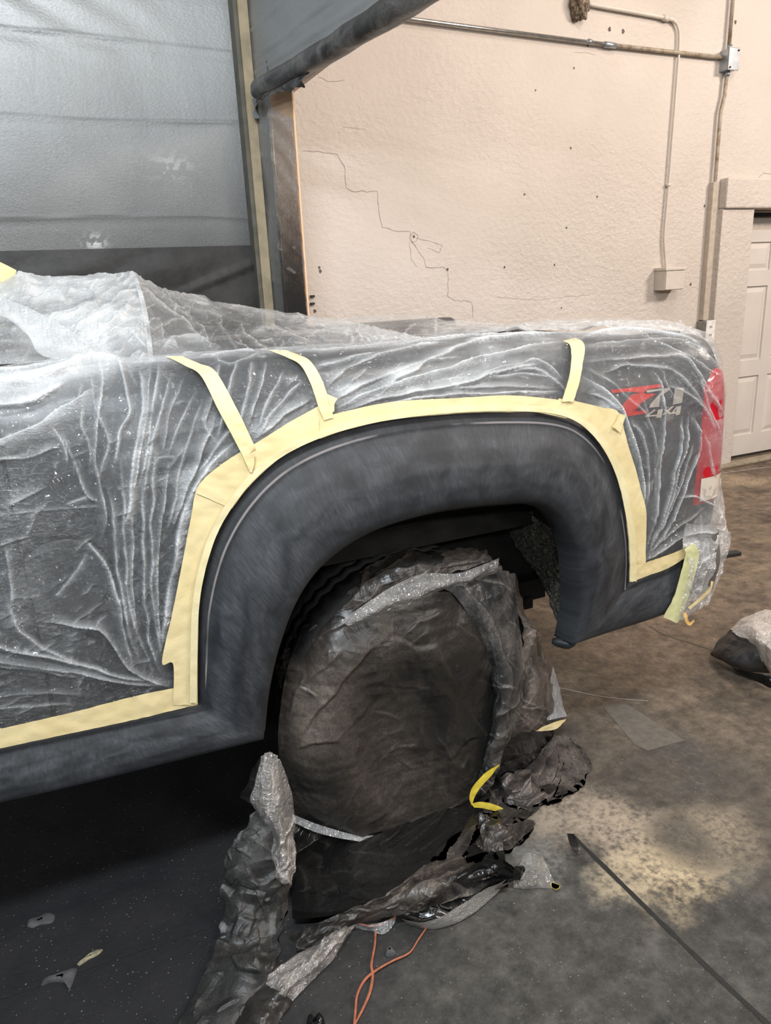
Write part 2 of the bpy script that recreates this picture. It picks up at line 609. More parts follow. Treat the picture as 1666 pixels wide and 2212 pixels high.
def mat_dusty(name, dark=(0.012, 0.0115, 0.011), dust=(0.115, 0.095, 0.08), amt=0.5, rough=0.36, scale=1.0, spec=0.5):
    """film blackened by overspray, with paler dusty rubs that also paint sheen into the colour"""
    k = NT(name)
    c = k.coord()
    n1 = k.noise(c, 5.0 * scale, 5, 0.6, 0.7)
    grain = k.noise(c, 260, 2, 0.6)
    hair = k.noise(k.mapping(c, (1, 1, 1)), 34 * scale, 5, 0.7, 2.2)
    f = k.ramp(n1, [(0.45, 0.0), (0.68, 1.0)])
    f = k.math('MULTIPLY', f, k.ramp(k.math('ADD', k.math('MULTIPLY', grain, 0.5), k.math('MULTIPLY', hair, 0.5)), [(0.36, 0.15), (0.62, 1.0)]))
    sheen_dust = k.math('MULTIPLY', k.attr('milk'), k.ramp(k.math('ADD', k.math('MULTIPLY', grain, 0.45), k.math('MULTIPLY', hair, 0.55)), [(0.34, 0.3), (0.62, 1.0)]))
    col = k.mix(k.math('MULTIPLY', f, amt), dark, dust)
    col = k.mix(k.math('MULTIPLY', sheen_dust, 0.9, True), col, tuple(min(1.0, x * 1.9) for x in dust))  # milk paints sheen and crease highlights into the colour
    ridge = k.math('MINIMUM', k.math('ABSOLUTE', k.math('SUBTRACT', k.noise(c, 16 * scale, 2, 0.5, 1.2), 0.5)), 0.07)
    n = k.bump(k.math('ADD', k.math('MULTIPLY', ridge, -1.6), k.math('MULTIPLY', grain, 0.02)), 0.35, 0.012)
    rg = k.math('ADD', rough, k.math('MULTIPLY', f, 0.25))
    return k.done(k.pbr(col, rg, 0, n, spec))


def mat_tape(name, a=(0.72, 0.585, 0.30), b=(0.80, 0.67, 0.38)):
    k = NT(name)
    c = k.coord()
    n1 = k.noise(c, 14, 4)
    crepe = k.noise(k.mapping(c, (1, 1, 1)), 160, 3, 0.6)
    wr = k.math('ABSOLUTE', k.math('SUBTRACT', k.noise(c, 12, 4, 0.5, 0.8), 0.5))
    col = k.mix(k.ramp(n1, [(0.3, 0.0), (0.7, 1.0)]), a, b)
    n = k.bump(k.math('ADD', k.math('MULTIPLY', crepe, 0.25), wr), 0.3, 0.006)
    return k.done(k.pbr(col, 0.55, 0, n, 0.3))


M = {
    'wall': mat_wall(), 'floor': mat_floor(), 'foil': mat_foil(),
    'stud': mat_wood('raw_pine_stud', (0.50, 0.40, 0.25), (0.60, 0.49, 0.33), 0.35),
    'post': mat_wood('bare_wood_post', (0.74, 0.47, 0.29), (0.82, 0.55, 0.36), 0.1),
    'clad': mat_cladding(),
    'film': mat_film('clear_masking_film'),
    'bedfilm': mat_film('clear_bed_film', gloss=0.14, base=0.03, rough=0.12, bstr=1.0),
    'clear': mat_film('loose_clear_film', gloss=0.12, base=0.05, rough=0.14, bstr=0.7, scale=0.7),
    'dusty': mat_dusty('oversprayed_film', dust=(0.17, 0.145, 0.125), amt=0.7, rough=0.3),
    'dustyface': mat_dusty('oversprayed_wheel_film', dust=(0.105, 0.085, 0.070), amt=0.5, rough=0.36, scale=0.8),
    'gloss': mat_dusty('shiny_black_film', dark=(0.006, 0.006, 0.006), dust=(0.05, 0.045, 0.04), amt=0.3, rough=0.2),
    'greyfilm': mat_dusty('grey_oversprayed_film', dark=(0.018, 0.018, 0.018), dust=(0.085, 0.082, 0.078), amt=0.8, rough=0.40, scale=1.6),
    'tape': mat_tape('masking_tape_paper'),
    'tape2': mat_tape('pale_green_tape', (0.63, 0.63, 0.33), (0.74, 0.72, 0.40)),
    'ytape': mat_tape('bright_yellow_tape', (0.62, 0.47, 0.03), (0.75, 0.60, 0.08)),
    'body': plain('charcoal_body_paint', (0.052, 0.054, 0.058), 0.32, 0.1, 0.1, 6, 0.0, 0.5),
    'under': plain('dirty_underbody', (0.014, 0.013, 0.012), 0.8, 0, 0.5, 12, 0.3, 0.2),
    'felt': None,
    'rubber': plain('black_rubber', (0.016, 0.016, 0.016), 0.7, 0, 0.3, 40, 0.2, 0.3),
    'alloy': plain('wheel_alloy', (0.35, 0.35, 0.36), 0.35, 0.9, 0.1, 10),
    'red': plain('red_lens', (0.50, 0.012, 0.022), 0.12, 0, 0.1, 8),
    'lens': plain('clear_lens', (0.62, 0.55, 0.46), 0.15, 0, 0.08, 8),
    'red_decal': plain('red_decal', (0.62, 0.022, 0.014), 0.4, 0, 0.08, 20),
    'silver_decal': plain('silver_decal', (0.50, 0.44, 0.37), 0.35, 0.1, 0.08, 20),
    'gap': plain('dark_gap', (0.006, 0.006, 0.006), 0.8, 0, 0.2, 20),
    'plug': plain('bumper_plastic', (0.10, 0.095, 0.09), 0.5, 0, 0.15, 12),
    'conduit': plain('galvanised_conduit', (0.42, 0.41, 0.39), 0.3, 0.85, 0.25, 25, 0.05),
    'rust': None,
    'zinc': plain('zinc_box', (0.38, 0.41, 0.44), 0.35, 0.7, 0.18, 18, 0.05),
    'cream': plain('cream_paint', (0.60, 0.55, 0.49), 0.5, 0, 0.06, 14, 0.1),
    'door': plain('white_door_paint', (0.64, 0.595, 0.545), 0.45, 0, 0.04, 5, 0.03),
    'crack': plain('dark_crack', (0.30, 0.255, 0.22), 0.9, 0, 0.3, 40),
    'hole': plain('dark_hole', (0.12, 0.10, 0.085), 0.9, 0, 0.3, 40),
    'string': plain('orange_string', (0.33, 0.105, 0.055), 0.6, 0, 0.3, 60),
    'blackstick': plain('black_stick', (0.02, 0.02, 0.02), 0.6, 0, 0.2, 20),
    'joint': plain('joint_filler', (0.010, 0.011, 0.010), 0.7, 0, 0.4, 60, 0.2),
    'scrap': plain('scrap_paper', (0.06, 0.06, 0.062), 0.8, 0, 0.4, 40, 0.3),
    'leaf': plain('dry_tan_scrap', (0.22, 0.20, 0.13), 0.8, 0, 0.5, 60, 0.3),
    'nest': None,
    'pale': plain('bare_concrete', (0.125, 0.111, 0.092), 0.8, 0, 0.2, 40, 0.2),
}


def _felt():
    k = NT('grey_felt')
    c = k.coord()
    h = k.noise(k.mapping(c, (1, 1, 0.7)), 75, 5, 0.75, 2.5)
    col = k.mix(k.ramp(h, [(0.46, 0.0), (0.66, 1.0)]), (0.05, 0.05, 0.046), (0.50, 0.47, 0.38))
    return k.done(k.pbr(col, 0.95, 0, k.bump(h, 1.0, 0.01), 0.1))


M['felt'] = _felt()


def _rust():
    k = NT('rusty_conduit')
    c = k.coord()
    h = k.noise(c, 26, 6, 0.7)
    col = k.mix(k.ramp(h, [(0.34, 0.0), (0.56, 1.0)]), (0.22, 0.15, 0.085), (0.42, 0.37, 0.30))
    return k.done(k.pbr(col, 0.6, 0.2, k.bump(h, 0.2, 0.003), 0.3))


M['rust'] = _rust()


def _nest():
    k = NT('dried_mud')
    c = k.coord()
    h = k.noise(c, 38, 5, 0.7, 1.5)
    col = k.mix(k.ramp(h, [(0.4, 0.0), (0.62, 1.0)]), (0.07, 0.05, 0.035), (0.36, 0.30, 0.23))
    return k.done(k.pbr(col, 0.9, 0, k.bump(h, 0.7, 0.01), 0.2))


M['nest'] = _nest()

# ================================================================== SETTING
YW = 4.25
FLOOR = MB().box(-5, 10, -3, YW + 0.6, -0.2, 0.0).build('floor', M['floor'])
tag(FLOOR, kind='structure')

# ---- back wall with the doorway opening
DX0 = float(PY(1596, 700, YW)[0])
DX1 = DX0 + 0.92
DZ1 = float(PY(1605, 452, YW)[2])
nx = 26
wall = MB()
wall.box(-5, DX0, YW, YW + 0.25, 0, 4.6)
wall.box(DX0, DX1, YW, YW + 0.25, DZ1, 4.6)
wall.box(DX1, 10, YW, YW + 0.25, 0, 4.6)
WALL = wall.build('wall_back', M['wall'])
tag(WALL, kind='structure')


def wp(px, py, off=0.0):
    return PY(px, py, YW - off)


# cracks in the plaster: thin dark crevices lying in the wall face
def crack(pts, wd, name='crack'):
    P = [wp(*q) for q in pts]
    Q = []
    for a, b in zip(P[:-1], P[1:]):
        n = max(2, int(np.linalg.norm(b - a) / 0.012))
        for i in range(n):
            Q.append(a + (b - a) * i / n)
    Q.append(P[-1])
    Q = np.array(Q)
    Q[:, 0] += 0.005 * vnoise(Q * 45, 3)
    Q[:, 2] += 0.007 * vnoise(Q * 45, 5)
    t = np.gradient(Q, axis=0)
    nrm = np.stack([-t[:, 2], 0 * t[:, 0], t[:, 0]], 1)
    nrm /= np.linalg.norm(nrm, axis=1, keepdims=True) + 1e-9
    wv = wd * (0.35 + 0.65 * np.abs(vnoise(Q * 30, 9)))[:, None]
    G = np.stack([Q - nrm * wv, Q + nrm * wv], 1)
    G[..., 1] = YW - 0.0012
    return grid_obj(name, G, M['crack'], WALL)


crack([(655, 327), (690, 326), (728, 334), (745, 360), (747, 405), (760, 412), (815, 415), (818, 450), (825, 490), (850, 498), (885, 500), (890, 520)], 0.0028)
crack([(890, 520), (905, 545), (917, 560), (920, 578), (960, 578), (968, 588), (968, 640), (980, 648), (1020, 652), (1022, 685)], 0.0028)
crack([(893, 500), (884, 512), (890, 524), (900, 520), (903, 508), (893, 500)], 0.003)
crack([(900, 515), (930, 522), (955, 530), (950, 545), (925, 535)], 0.0022)
crack([(885, 525), (888, 560), (900, 575)], 0.002)
crack([(1640, 382), (1650, 373), (1666, 376)], 0.003)
crack([(1075, 640), (1110, 645), (1160, 648), (1210, 642), (1260, 638), (1290, 632)], 0.0016)
crack([(1240, 115), (1265, 114), (1285, 118)], 0.0022)
crack([(688, 165), (705, 175), (745, 172)], 0.0016)
crack([(740, 275), (790, 279)], 0.0016)
for (px, py, r) in [(1317, 63, 5), (1346, 68, 5), (1270, 98, 3.5), (690, 578, 4), (692, 586, 5), (1133, 420, 3), (1233, 320, 3), (1224, 492, 3), (1290, 425, 3), (1522, 445, 3.5), (1589, 48, 4),
                    (1090, 577, 3.5), (1198, 572, 3), (1492, 614, 4), (967, 582, 4), (894, 511, 4), (680, 672, 5), (1157, 195, 2.5), (1240, 147, 2.5), (1213, 665, 2.5)]:
    a = wp(px, py)
    rr = r * np.linalg.norm(a - CC) / F_PX * 0.62
    V = [(a[0] + rr * math.cos(t) * (1 + .25 * math.sin(3 * t + px)), YW - 0.0015, a[2] + rr * 1.25 * math.sin(t)) for t in np.linspace(0, 2 * math.pi, 11)[:-1]]
    mesh_obj('pit', V, [tuple(range(10))[::-1]], M['hole'], WALL)

# ---- doorway: surround, header, recessed gap and panelled leaf
sur = MB()
A = wp(1556, 386)
SZ1 = float(A[2])
SX0 = float(A[0])
sur.box(SX0, DX1 + 0.25, YW - 0.075, YW + 0.0, DZ1, SZ1)
hd = sur.build('trim_1', M['wall'], None, bevel=0.012)
tag(hd, kind='structure')
fr = MB()
fr.box(SX0 - 0.0, DX0, YW - 0.05, YW + 0.25, 0, DZ1)
fr.box(DX1, DX1 + 0.25, YW - 0.05, YW + 0.25, 0, DZ1)
f_ = fr.build('trim_2', M['wall'], None, bevel=0.008)
tag(f_, kind='structure')
DOOR = thing('door_1', None, None)
tag(DOOR, kind='structure')
LZ1 = float(PY(1620, 497, YW + 0.12)[2])
LY = YW + 0.10
leafm = MB()
lx0, lx1 = DX0 + 0.004, DX1 - 0.004
# stile-and-rail leaf with six sunk raised panels
cols = [(lx0 + 0.10, lx0 + 0.40), (lx0 + 0.50, lx1 - 0.10)]
zt = LZ1
rowsz = [(zt - 0.30, zt - 0.09), (zt - 1.0, zt - 0.42), (0.2, zt - 1.13)]
xs = [lx0] + [q for c_ in cols for q in c_] + [lx1]
zs = sorted([0.03, zt] + [q for r_ in rowsz for q in r_])
for i in range(len(xs) - 1):
    for j in range(len(zs) - 1):
        panel = (i in (1, 3)) and any(abs(zs[j] - r_[0]) < 1e-6 for r_ in rowsz)
        if not panel:
            leafm.box(xs[i], xs[i + 1], LY, LY + 0.04, zs[j], zs[j + 1])
        else:
            x0, x1, z0, z1 = xs[i], xs[i + 1], zs[j], zs[j + 1]
            leafm.box(x0, x1, LY + 0.014, LY + 0.04, z0, z1)
            b = 0.03
            V = [(x0 + b * 0.5, LY + 0.014, z0 + b * .5), (x1 - b * .5, LY + 0.014, z0 + b * .5), (x1 - b * .5, LY + 0.014, z1 - b * .5), (x0 + b * .5, LY + 0.014, z1 - b * .5),
                 (x0 + b * 1.6, LY + 0.004, z0 + b * 1.6), (x1 - b * 1.6, LY + 0.004, z0 + b * 1.6), (x1 - b * 1.6, LY + 0.004, z1 - b * 1.6), (x0 + b * 1.6, LY + 0.004, z1 - b * 1.6)]
            leafm.add(V, [(4, 5, 6, 7), (0, 1, 5, 4), (1, 2, 6, 5), (2, 3, 7, 6), (3, 0, 4, 7)])
leafm.build('door_leaf', M['door'], DOOR)
MB().box(lx0, lx1, LY + 0.01, LY + 0.03, LZ1 - 0.0, DZ1).build('transom_panel', plain('grey_transom', (0.46, 0.41, 0.36), 0.6), DOOR)
MB().box(lx0, lx1, LY - 0.03, LY + 0.03, DZ1 - 0.018, DZ1 - 0.004).build('head_track', M['cream'], DOOR)
MB().box(lx0, lx1, LY - 0.03, LY + 0.02, DZ1 - 0.046, DZ1 - 0.022).build('head_gap', M['gap'], DOOR)
sill = MB().box(SX0 - 0.2, 10, YW - 0.10, YW, 0, 0.03).build('trim_3', plain('dirty_concrete_kerb', (0.30, 0.25, 0.18), 0.8, 0, 0.3, 20, 0.3), None, bevel=0.01)
tag(sill, kind='structure')

# ---- lines let into the floor


def floor_strip(pts, wd, name, mat, z=0.0012):
    P = np.array([PZ(*q) for q in pts])
    P = crom(P, 60) if len(P) > 2 else np.linspace(P[0], P[1], 60)
    t = np.gradient(P, axis=0)
    n = np.stack([-t[:, 1], t[:, 0], 0 * t[:, 0]], 1)
    n /= np.linalg.norm(n, axis=1, keepdims=True)
    wv = np.array([wd]) * (1 + 0.25 * vnoise(P * 25, 4))[:, None]
    G = np.stack([P - n * wv, P + n * wv], 1)
    G[..., 2] = z
    return grid_obj(name, G, mat, FLOOR)


floor_strip([(1240, 1808), (1420, 1985), (1560, 2120), (1700, 2250)], 0.0066, 'floor_joint', M['joint'])
floor_strip([(-30, 2170), (200, 2088), (470, 1998), (620, 1948)], 0.0028, 'floor_joint', M['joint'])
floor_strip([(1180, 1480), (1300, 1505), (1400, 1515)], 0.003, 'floor_crack', M['crack'])
floor_strip([(1403, 1352), (1440, 1372), (1540, 1404)], 0.006, 'floor_joint', plain('old_joint', (0.10, 0.085, 0.06), 0.9))
floor_strip([(1560, 1022), (1666, 1008)], 0.010, 'floor_crack', M['crack'])
q = [PZ(*p) for p in [(1303, 1528), (1352, 1520), (1480, 1600), (1400, 1622), (1372, 1610)]]
mesh_obj('unsprayed_patch', [(a[0], a[1], 0.0011) for a in q], [(4, 3, 2, 1, 0)], M['pale'], FLOOR)

# ================================================================== WALL FITTINGS


def tube_px(name, pts, r, mat, parent=None, off=0.025, res=None):
    P = np.array([wp(q[0], q[1], off) for q in pts])
    if res:
        P = crom(P, res)
    return MB().tube(P, r, 12).build(name, mat, parent, True)


hc = thing('conduit', 'long horizontal metal conduit high on the cream wall, running to the grey junction box', 'conduit')
tube_px('pipe', [(700, 20), (860, 38), (1315, 97)], 0.0125, M['conduit'], hc)
tube_px('rusty_length', [(1318, 97.5), (1566, 125)], 0.0130, M['rust'], hc)
tube_px('coupling', [(1306, 96), (1330, 99)], 0.0175, M['zinc'], hc)
tube_px('strap', [(1271, 90), (1277, 91)], 0.0165, M['zinc'], hc)

jb = thing('junction_box', 'square grey metal junction box where the wall conduits meet', 'junction box')
a, b = wp(1566, 122, 0.0), wp(1594, 160, 0.0)
bx0, bx1, bz1, bz0 = float(a[0]) - 0.045, float(b[0]) - 0.09, float(a[2]) + 0.03, float(b[2])
MB().box(bx0, bx1, YW - 0.075, YW, bz0, bz1).build('body', M['zinc'], jb, bevel=0.006)
MB().box(bx0 - 0.004, bx1 + 0.004, YW - 0.082, YW - 0.076, bz0 - 0.004, bz1 + 0.004).build('cover', M['zinc'], jb, bevel=0.003)
cx = (bx0 + bx1) / 2
for (sx, sz) in ((bx0 + 0.012, bz0 + 0.012), (bx1 - 0.012, bz1 - 0.012)):
    MB().tube([(sx, YW - 0.083, sz), (sx, YW - 0.089, sz)], 0.006, 8).build('screw', M['blackstick'], jb)
for z0, z1 in ((bz1, bz1 + 0.03), (bz0 - 0.03, bz0)):
    MB().tube([(cx, YW - 0.035, z0), (cx, YW - 0.035, z1)], 0.016, 10).build('connector', M['zinc'], jb, True)

vc = thing('conduit', 'upright conduit rising from the grey junction box to the top of the picture', 'conduit')
MB().tube([(cx, YW - 0.03, bz1 + 0.03), (cx, YW - 0.03, 3.9)], 0.0125, 12).build('pipe', M['rust'], vc, True)
vd = thing('conduit', 'upright conduit and cover strip dropping from the grey junction box to the wall outlet', 'conduit')
pz = float(wp(1555, 395)[2])
MB().tube([(cx, YW - 0.03, bz0 - 0.03), (cx - 0.004, YW - 0.03, bz0 - 0.14), (cx - 0.03, YW - 0.03, bz0 - 0.25), (cx - 0.03, YW - 0.03, 1.35)], 0.0125, 12).build('pipe', M['rust'], vd, True)
oz = float(wp(1530, 690)[2])
MB().box(cx - 0.058, cx - 0.005, YW - 0.045, YW, oz, pz).build('cover_strip', plain('painted_strip', (0.46, 0.40, 0.33), 0.55), vd, bevel=0.004)
ot = thing('outlet', 'white electrical outlet at the foot of the upright conduit', 'outlet')
a = wp(1531, 705, 0.06)
ox = cx - 0.03
MB().box(ox - 0.045, ox + 0.045, YW - 0.085, YW, oz - 0.17, oz - 0.005).build('body', plain('steel_back_box', (0.25, 0.24, 0.22), 0.5, 0.4), ot, bevel=0.005)
MB().box(ox - 0.04, ox + 0.05, YW - 0.094, YW - 0.086, oz - 0.17, oz).build('face_plate', plain('outlet_white', (0.75, 0.73, 0.70), 0.35), ot, bevel=0.003)
for dz in (-0.055, -0.115):
    MB().box(ox - 0.006, ox - 0.002, YW - 0.097, YW - 0.094, oz + dz, oz + dz + 0.016).box(ox + 0.010, ox + 0.014, YW - 0.097, YW - 0.094, oz + dz, oz + dz + 0.016).build('socket', M['hole'], ot)

tp = thing('conduit', 'cream painted pipe bending down from the mud clump to the white box', 'conduit')
path = [(1272, 8), (1300, 14), (1438, 39), (1458, 47), (1467, 65), (1468, 95), (1464, 160), (1453, 300), (1445, 400), (1436, 505), (1436, 530), (1438, 560), (1440, 578)]
P = np.array([wp(q[0], q[1], 0.022) for q in path])
MB().tube(crom(P, 90), [0.013 if i < 24 else 0.0085 for i in range(90)], 12).build('pipe', M['cream'], tp, True)
tube_px('coupling', [(1432, 38), (1444, 41)], 0.018, M['cream'], tp, 0.022)
tube_px('strap', [(1444, 397), (1444, 403)], 0.016, M['cream'], tp, 0.018)

wb = thing('utility_box', 'small white lidded box on the wall below the thin pipe', 'box')
a0, a1 = wp(1437, 585, 0.10), wp(1475, 625, 0.10)
x0, x1, z0, z1 = float(a0[0]), float(a1[0]), float(a1[2]), float(a0[2])
MB().box(x0, x1, YW - 0.105, YW, z0, z1).build('body', M['cream'], wb, bevel=0.004)
MB().box(x0 - 0.006, x1 + 0.006, YW - 0.115, YW, z1, z1 + 0.022).build('lid', M['cream'], wb, bevel=0.004)
MB().box(x0 + 0.003, x1 - 0.003, YW - 0.113, YW - 0.106, z0 + 0.004, z1 - 0.004).build('door_plate', M['cream'], wb, bevel=0.002)

# mud clump round the pipe end
nest = thing('mud_clump', 'brown dried mud clump on the wall around the pipe end', 'clump')
c0 = wp(1254, 4, 0.03)
th, ph = np.meshgrid(np.linspace(0, 2 * math.pi, 40), np.linspace(0.02, math.pi - .02, 26))
D = np.stack([np.cos(th) * np.sin(ph), np.sin(th) * np.sin(ph), np.cos(ph)], -1)
R = 1 + 0.28 * vnoise(D * 2.4, 5) + 0.16 * vnoise(D * 6, 6)
G = c0 + D * R[..., None] * np.array([0.062, 0.05, 0.09])
grid_obj('clump', G, M['nest'], nest)
# two dark clips by the booth jamb
for py in (640, 656):
    o = MB().box(*[v for v in (float(wp(670, py)[0]), float(wp(678, py)[0]), YW - 0.02, YW, float(wp(672, py)[2]) - 0.006, float(wp(672, py)[2]) + 0.006)]).build('wall_clip', M['blackstick'])
    tag(o, 'small dark clip on the cream wall beside the booth post, ' + ('upper of the two' if py == 640 else 'lower of the two'), 'clip', 'wall clips by the booth post')

# ================================================================== SPRAY BOOTH
booth = thing('spray_booth', 'silver foil spray booth wall on a wooden frame behind the truck', 'booth')
YB = 4.05
XS = 1.135
# back sheet
xs = np.linspace(-3.0, XS, 420)
zs = np.linspace(0.0, 3.7, 560)
XX, ZZ = np.meshgrid(xs, zs)
Pn = np.stack([XX * 1.0, 0 * XX, ZZ], -1)
zskirt = 1.775
YY = YB + 0.012 * vnoise(Pn * np.array([1.2, 1, 0.8]), 2) + 0.0
# sagging seams
seam_defs = [(2.88, 0.03, 1), (2.70, -0.02, 2), (2.335, 0.015, 3), (1.93, -0.01, 5)]
for z0, sl, sd in seam_defs:
    zl = z0 + sl * (XX + 0.5) + 0.010 * vnoise(Pn * np.array([2.5, 1, 0]) + sd, sd)
    dd = (ZZ - zl) / 0.008
    YY -= 0.0035 * np.exp(-dd ** 2) * np.clip(0.4 + 1.1 * vnoise(Pn * 2.2, sd), 0, 1)
    YY += 0.0015 * np.clip(1 - np.abs(ZZ - zl + 0.03) / 0.03, 0, 1)
# diagonal drag wrinkles near the top left
tt = XX * 3.0 + ZZ * 5.5
YY += 0.006 * np.clip((ZZ - 2.55) / 0.35, 0, 1) * np.sin(tt * 6 + 2.0 * vnoise(Pn * 2.0, 4)) * np.clip((0.9 - XX) / 0.8, 0, 1)
wv = crumple(Pn * np.array([0.7, 1, 1.5]), 4, 8) * 0.0012
YY += wv
spray = np.interp(ZZ, [0, 1.2, 1.75, 1.95, 2.3, 2.8, 3.7], [0.9, 0.85, 0.66, 0.55, 0.33, 0.08, 0.02])
spray += 0.10 * np.clip((XX - 0.2) / 0.9, 0, 1) * np.clip((2.4 - ZZ) / 0.5, 0, 1)
for z0, sl, sd in seam_defs:
    zl = z0 + sl * (XX + 0.5) + 0.010 * vnoise(Pn * np.array([2.5, 1, 0]) + sd, sd)
    spray = spray + 0.22 * np.exp(-((ZZ - zl - 0.004) / 0.006) ** 2) * np.clip(0.5 + vnoise(Pn * np.array([5, 1, 1]), sd + 3), 0, 1)
# a bare flaked patch
pc = PY(205, 524, YB)
spray -= 0.7 * np.exp(-(((XX - pc[0]) / 0.05) ** 2 + ((ZZ - pc[2]) / 0.035) ** 2)) * (vnoise(Pn * 60, 3) > 0.1)
pc = PY(370, 360, YB)
spray -= 0.25 * np.exp(-(((XX - pc[0]) / 0.10) ** 2 + ((ZZ - pc[2]) / 0.05) ** 2)) * (vnoise(Pn * 50, 3) > 0.2)
grid_obj('back_sheet', np.stack([XX, YY, ZZ], -1), M['foil'], booth, attrs={'spray': np.clip(spray, 0, 1)})
# dark skirt along the bottom
zs2 = np.linspace(0.02, zskirt, 90)
XX, ZZ = np.meshgrid(np.linspace(-3.0, XS - 0.01, 220), zs2)
Pn = np.stack([XX, 0 * XX, ZZ], -1)
YY = YB - 0.02 + 0.006 * vnoise(Pn * np.array([3, 1, 3]), 12) - 0.010 * np.abs(vnoise(np.stack([XX * 2.2 - ZZ * 5, 0 * XX, ZZ * 2 + XX], -1), 13)) * np.clip((zskirt - ZZ) / 0.1, 0, 1)
ed = PY(535, 575, YB)
rid = np.exp(-((ZZ - (ed[2] - (ed[0] - XX) * 0.33)) / 0.010) ** 2) * np.clip((XX - 0.5) / 0.3, 0, 1)
YY -= 0.012 * rid
grid_obj('skirt_sheet', np.stack([XX, YY, ZZ], -1), plain('black_skirt_sheet', (0.030, 0.028, 0.027), 0.5, 0, 0.4, 14, 0.25), booth)
# corner stud
MB().box(XS - 0.035, XS - 0.015, YB - 0.075, YB + 0.01, 0, 3.7).build('corner_trim', mat_wood('grey_dirty_wood', (0.16, 0.15, 0.12), (0.24, 0.22, 0.18), 0.5), booth, bevel=0.003)
MB().box(XS - 0.015, XS + 0.035, YB - 0.09, YB + 0.05, 0, 3.7).build('corner_stud', M['stud'], booth, bevel=0.004)
# end wall comes towards the camera from the stud
DIRE = np.array([0.1735, -1.0, 0.0])
DIRE /= np.linalg.norm(DIRE)
NE = np.array([-1.0, -0.1735, 0.0])
NE /= np.linalg.norm(NE)
E0 = np.array([XS + 0.03, YB - 0.03, 0.0])


def ep(px, py, off=0.0):
    return PPL(px, py, E0 + NE * off, NE)


def ed_t(P):
    return float((np.asarray(P) - E0) @ DIRE)


t_j0 = ed_t(ep(602, 450))
t_j1 = ed_t(ep(652, 500))
zroll = float(ep(560, 190)[2])
T, Z = np.meshgrid(np.linspace(0, t_j0, 50), np.linspace(0.0, zroll + 0.1, 160))
Pq = np.stack([T, 0 * T, Z], -1)
off = 0.006 * vnoise(Pq * np.array([4, 1, 3]), 21) + 0.004 * crumple(Pq, 7, 22)
zl = (Z + T * 0.35)
for z0 in (2.34, 2.22, 1.95, 1.74, 1.62):
    off += 0.006 * np.exp(-((zl - z0) / 0.006) ** 2)
G = E0 + DIRE * T[..., None] + NE * off[..., None]
G[..., 2] = Z
sp = np.interp(Z, [0, 1.4, 1.9, 2.3, 3], [0.78, 0.66, 0.42, 0.24, 0.2])
grid_obj('end_sheet', G, M['foil'], booth, attrs={'spray': sp})
# header part of the end wall above the rolled curtain
T, Z = np.meshgrid(np.linspace(0, 2.6, 200), np.linspace(0, 1, 110))
_za, _zb = ep(553, 196), ep(905, -18)
zlow = _za[2] + (T - ed_t(_za)) * (_zb[2] - _za[2]) / (ed_t(_zb) - ed_t(_za))
Z = zlow + (3.9 - zlow) * Z
Pq = np.stack([T, 0 * T, Z], -1)
off = 0.006 * vnoise(Pq * np.array([3, 1, 3]), 25) + 0.004 * crumple(Pq * np.array([0.6, 1, 1.6]), 6, 26)
for z0, s in ((2.62, 0.05), (2.74, 0.08), (2.95, 0.03), (2.56, 0.02)):
    off += 0.008 * np.exp(-((Z - z0 - s * T) / 0.006) ** 2)
G = E0 + DIRE * T[..., None] + NE * off[..., None]
G[..., 2] = Z
grid_obj('header_sheet', G, M['foil'], booth, attrs={'spray': np.clip(0.22 + 0.12 * vnoise(Pq * 3, 2), 0, 1)})
# jamb post with its see-through wrap
c_ = E0 + DIRE * (t_j0 + t_j1) / 2 - NE * 0.006
hz = (zroll + 0.03) / 2
MB().obox((c_[0], c_[1], hz), DIRE * (t_j1 - t_j0) / 2, NE * 0.005, (0, 0, hz)).build('jamb_post', M['post'], booth, bevel=0.003)
T, Z = np.meshgrid(np.linspace(t_j0 - 0.02, t_j1 + 0.004, 30), np.linspace(0, 1.0, 200))
ztop = np.interp(T, [t_j0, t_j1], [float(ep(606, 215)[2]), float(ep(642, 255)[2])])
Zs = Z * ztop
Pq = np.stack([T, 0 * T, Zs], -1)
off = 0.005 + 0.006 * crumple(Pq * np.array([1.0, 1, 1.6]), 13, 31)
G = E0 + DIRE * T[..., None] + NE * off[..., None]
G[..., 2] = Zs
mk = np.interp(Zs, [0, 1.5, 1.8, 2.3], [0.3, 0.35, 0.35, 0.55])  # whiter at the top, painting highlights onto the wrinkles
grid_obj('jamb_wrap', G, mat_film('jamb_wrap_film', (0.85, 0.75, 0.67), 0.18, 0.06, 0.14, 0.8, 1.0), booth, attrs={'milk': mk})
# overspray-grey edge sheet on the lower half of the jamb
T, Z = np.meshgrid(np.linspace(t_j0 - 0.01, t_j1 + 0.008, 12), np.linspace(0, 2.3, 80))
Pq = np.stack([T, 0 * T, Z], -1)
G = E0 + DIRE * T[..., None] + NE * (0.012 + 0.002 * vnoise(Pq * 14, 3))[..., None]
G[..., 2] = Z
k = NT('jamb_overspray')
cd = k.coord()
sx = k.n('ShaderNodeSeparateXYZ')
k.l(cd, sx.inputs[0])
fade = k.n('ShaderNodeMapRange')
k.l(k.math('ADD', sx.outputs[2], k.math('MULTIPLY', k.math('SUBTRACT', k.noise(cd, 60, 3), 0.5), 0.5)), fade.inputs[0])
fade.inputs[1].default_value, fade.inputs[2].default_value = 2.02, 1.42
mxs = k.n('ShaderNodeMixShader')
k.l(fade.outputs[0], mxs.inputs[0])
trn = k.n('ShaderNodeBsdfTransparent')
k.l(trn.outputs[0], mxs.inputs[1])
k.l(k.pbr((0.07, 0.062, 0.058), 0.4), mxs.inputs[2])
k.done(mxs.outputs[0])
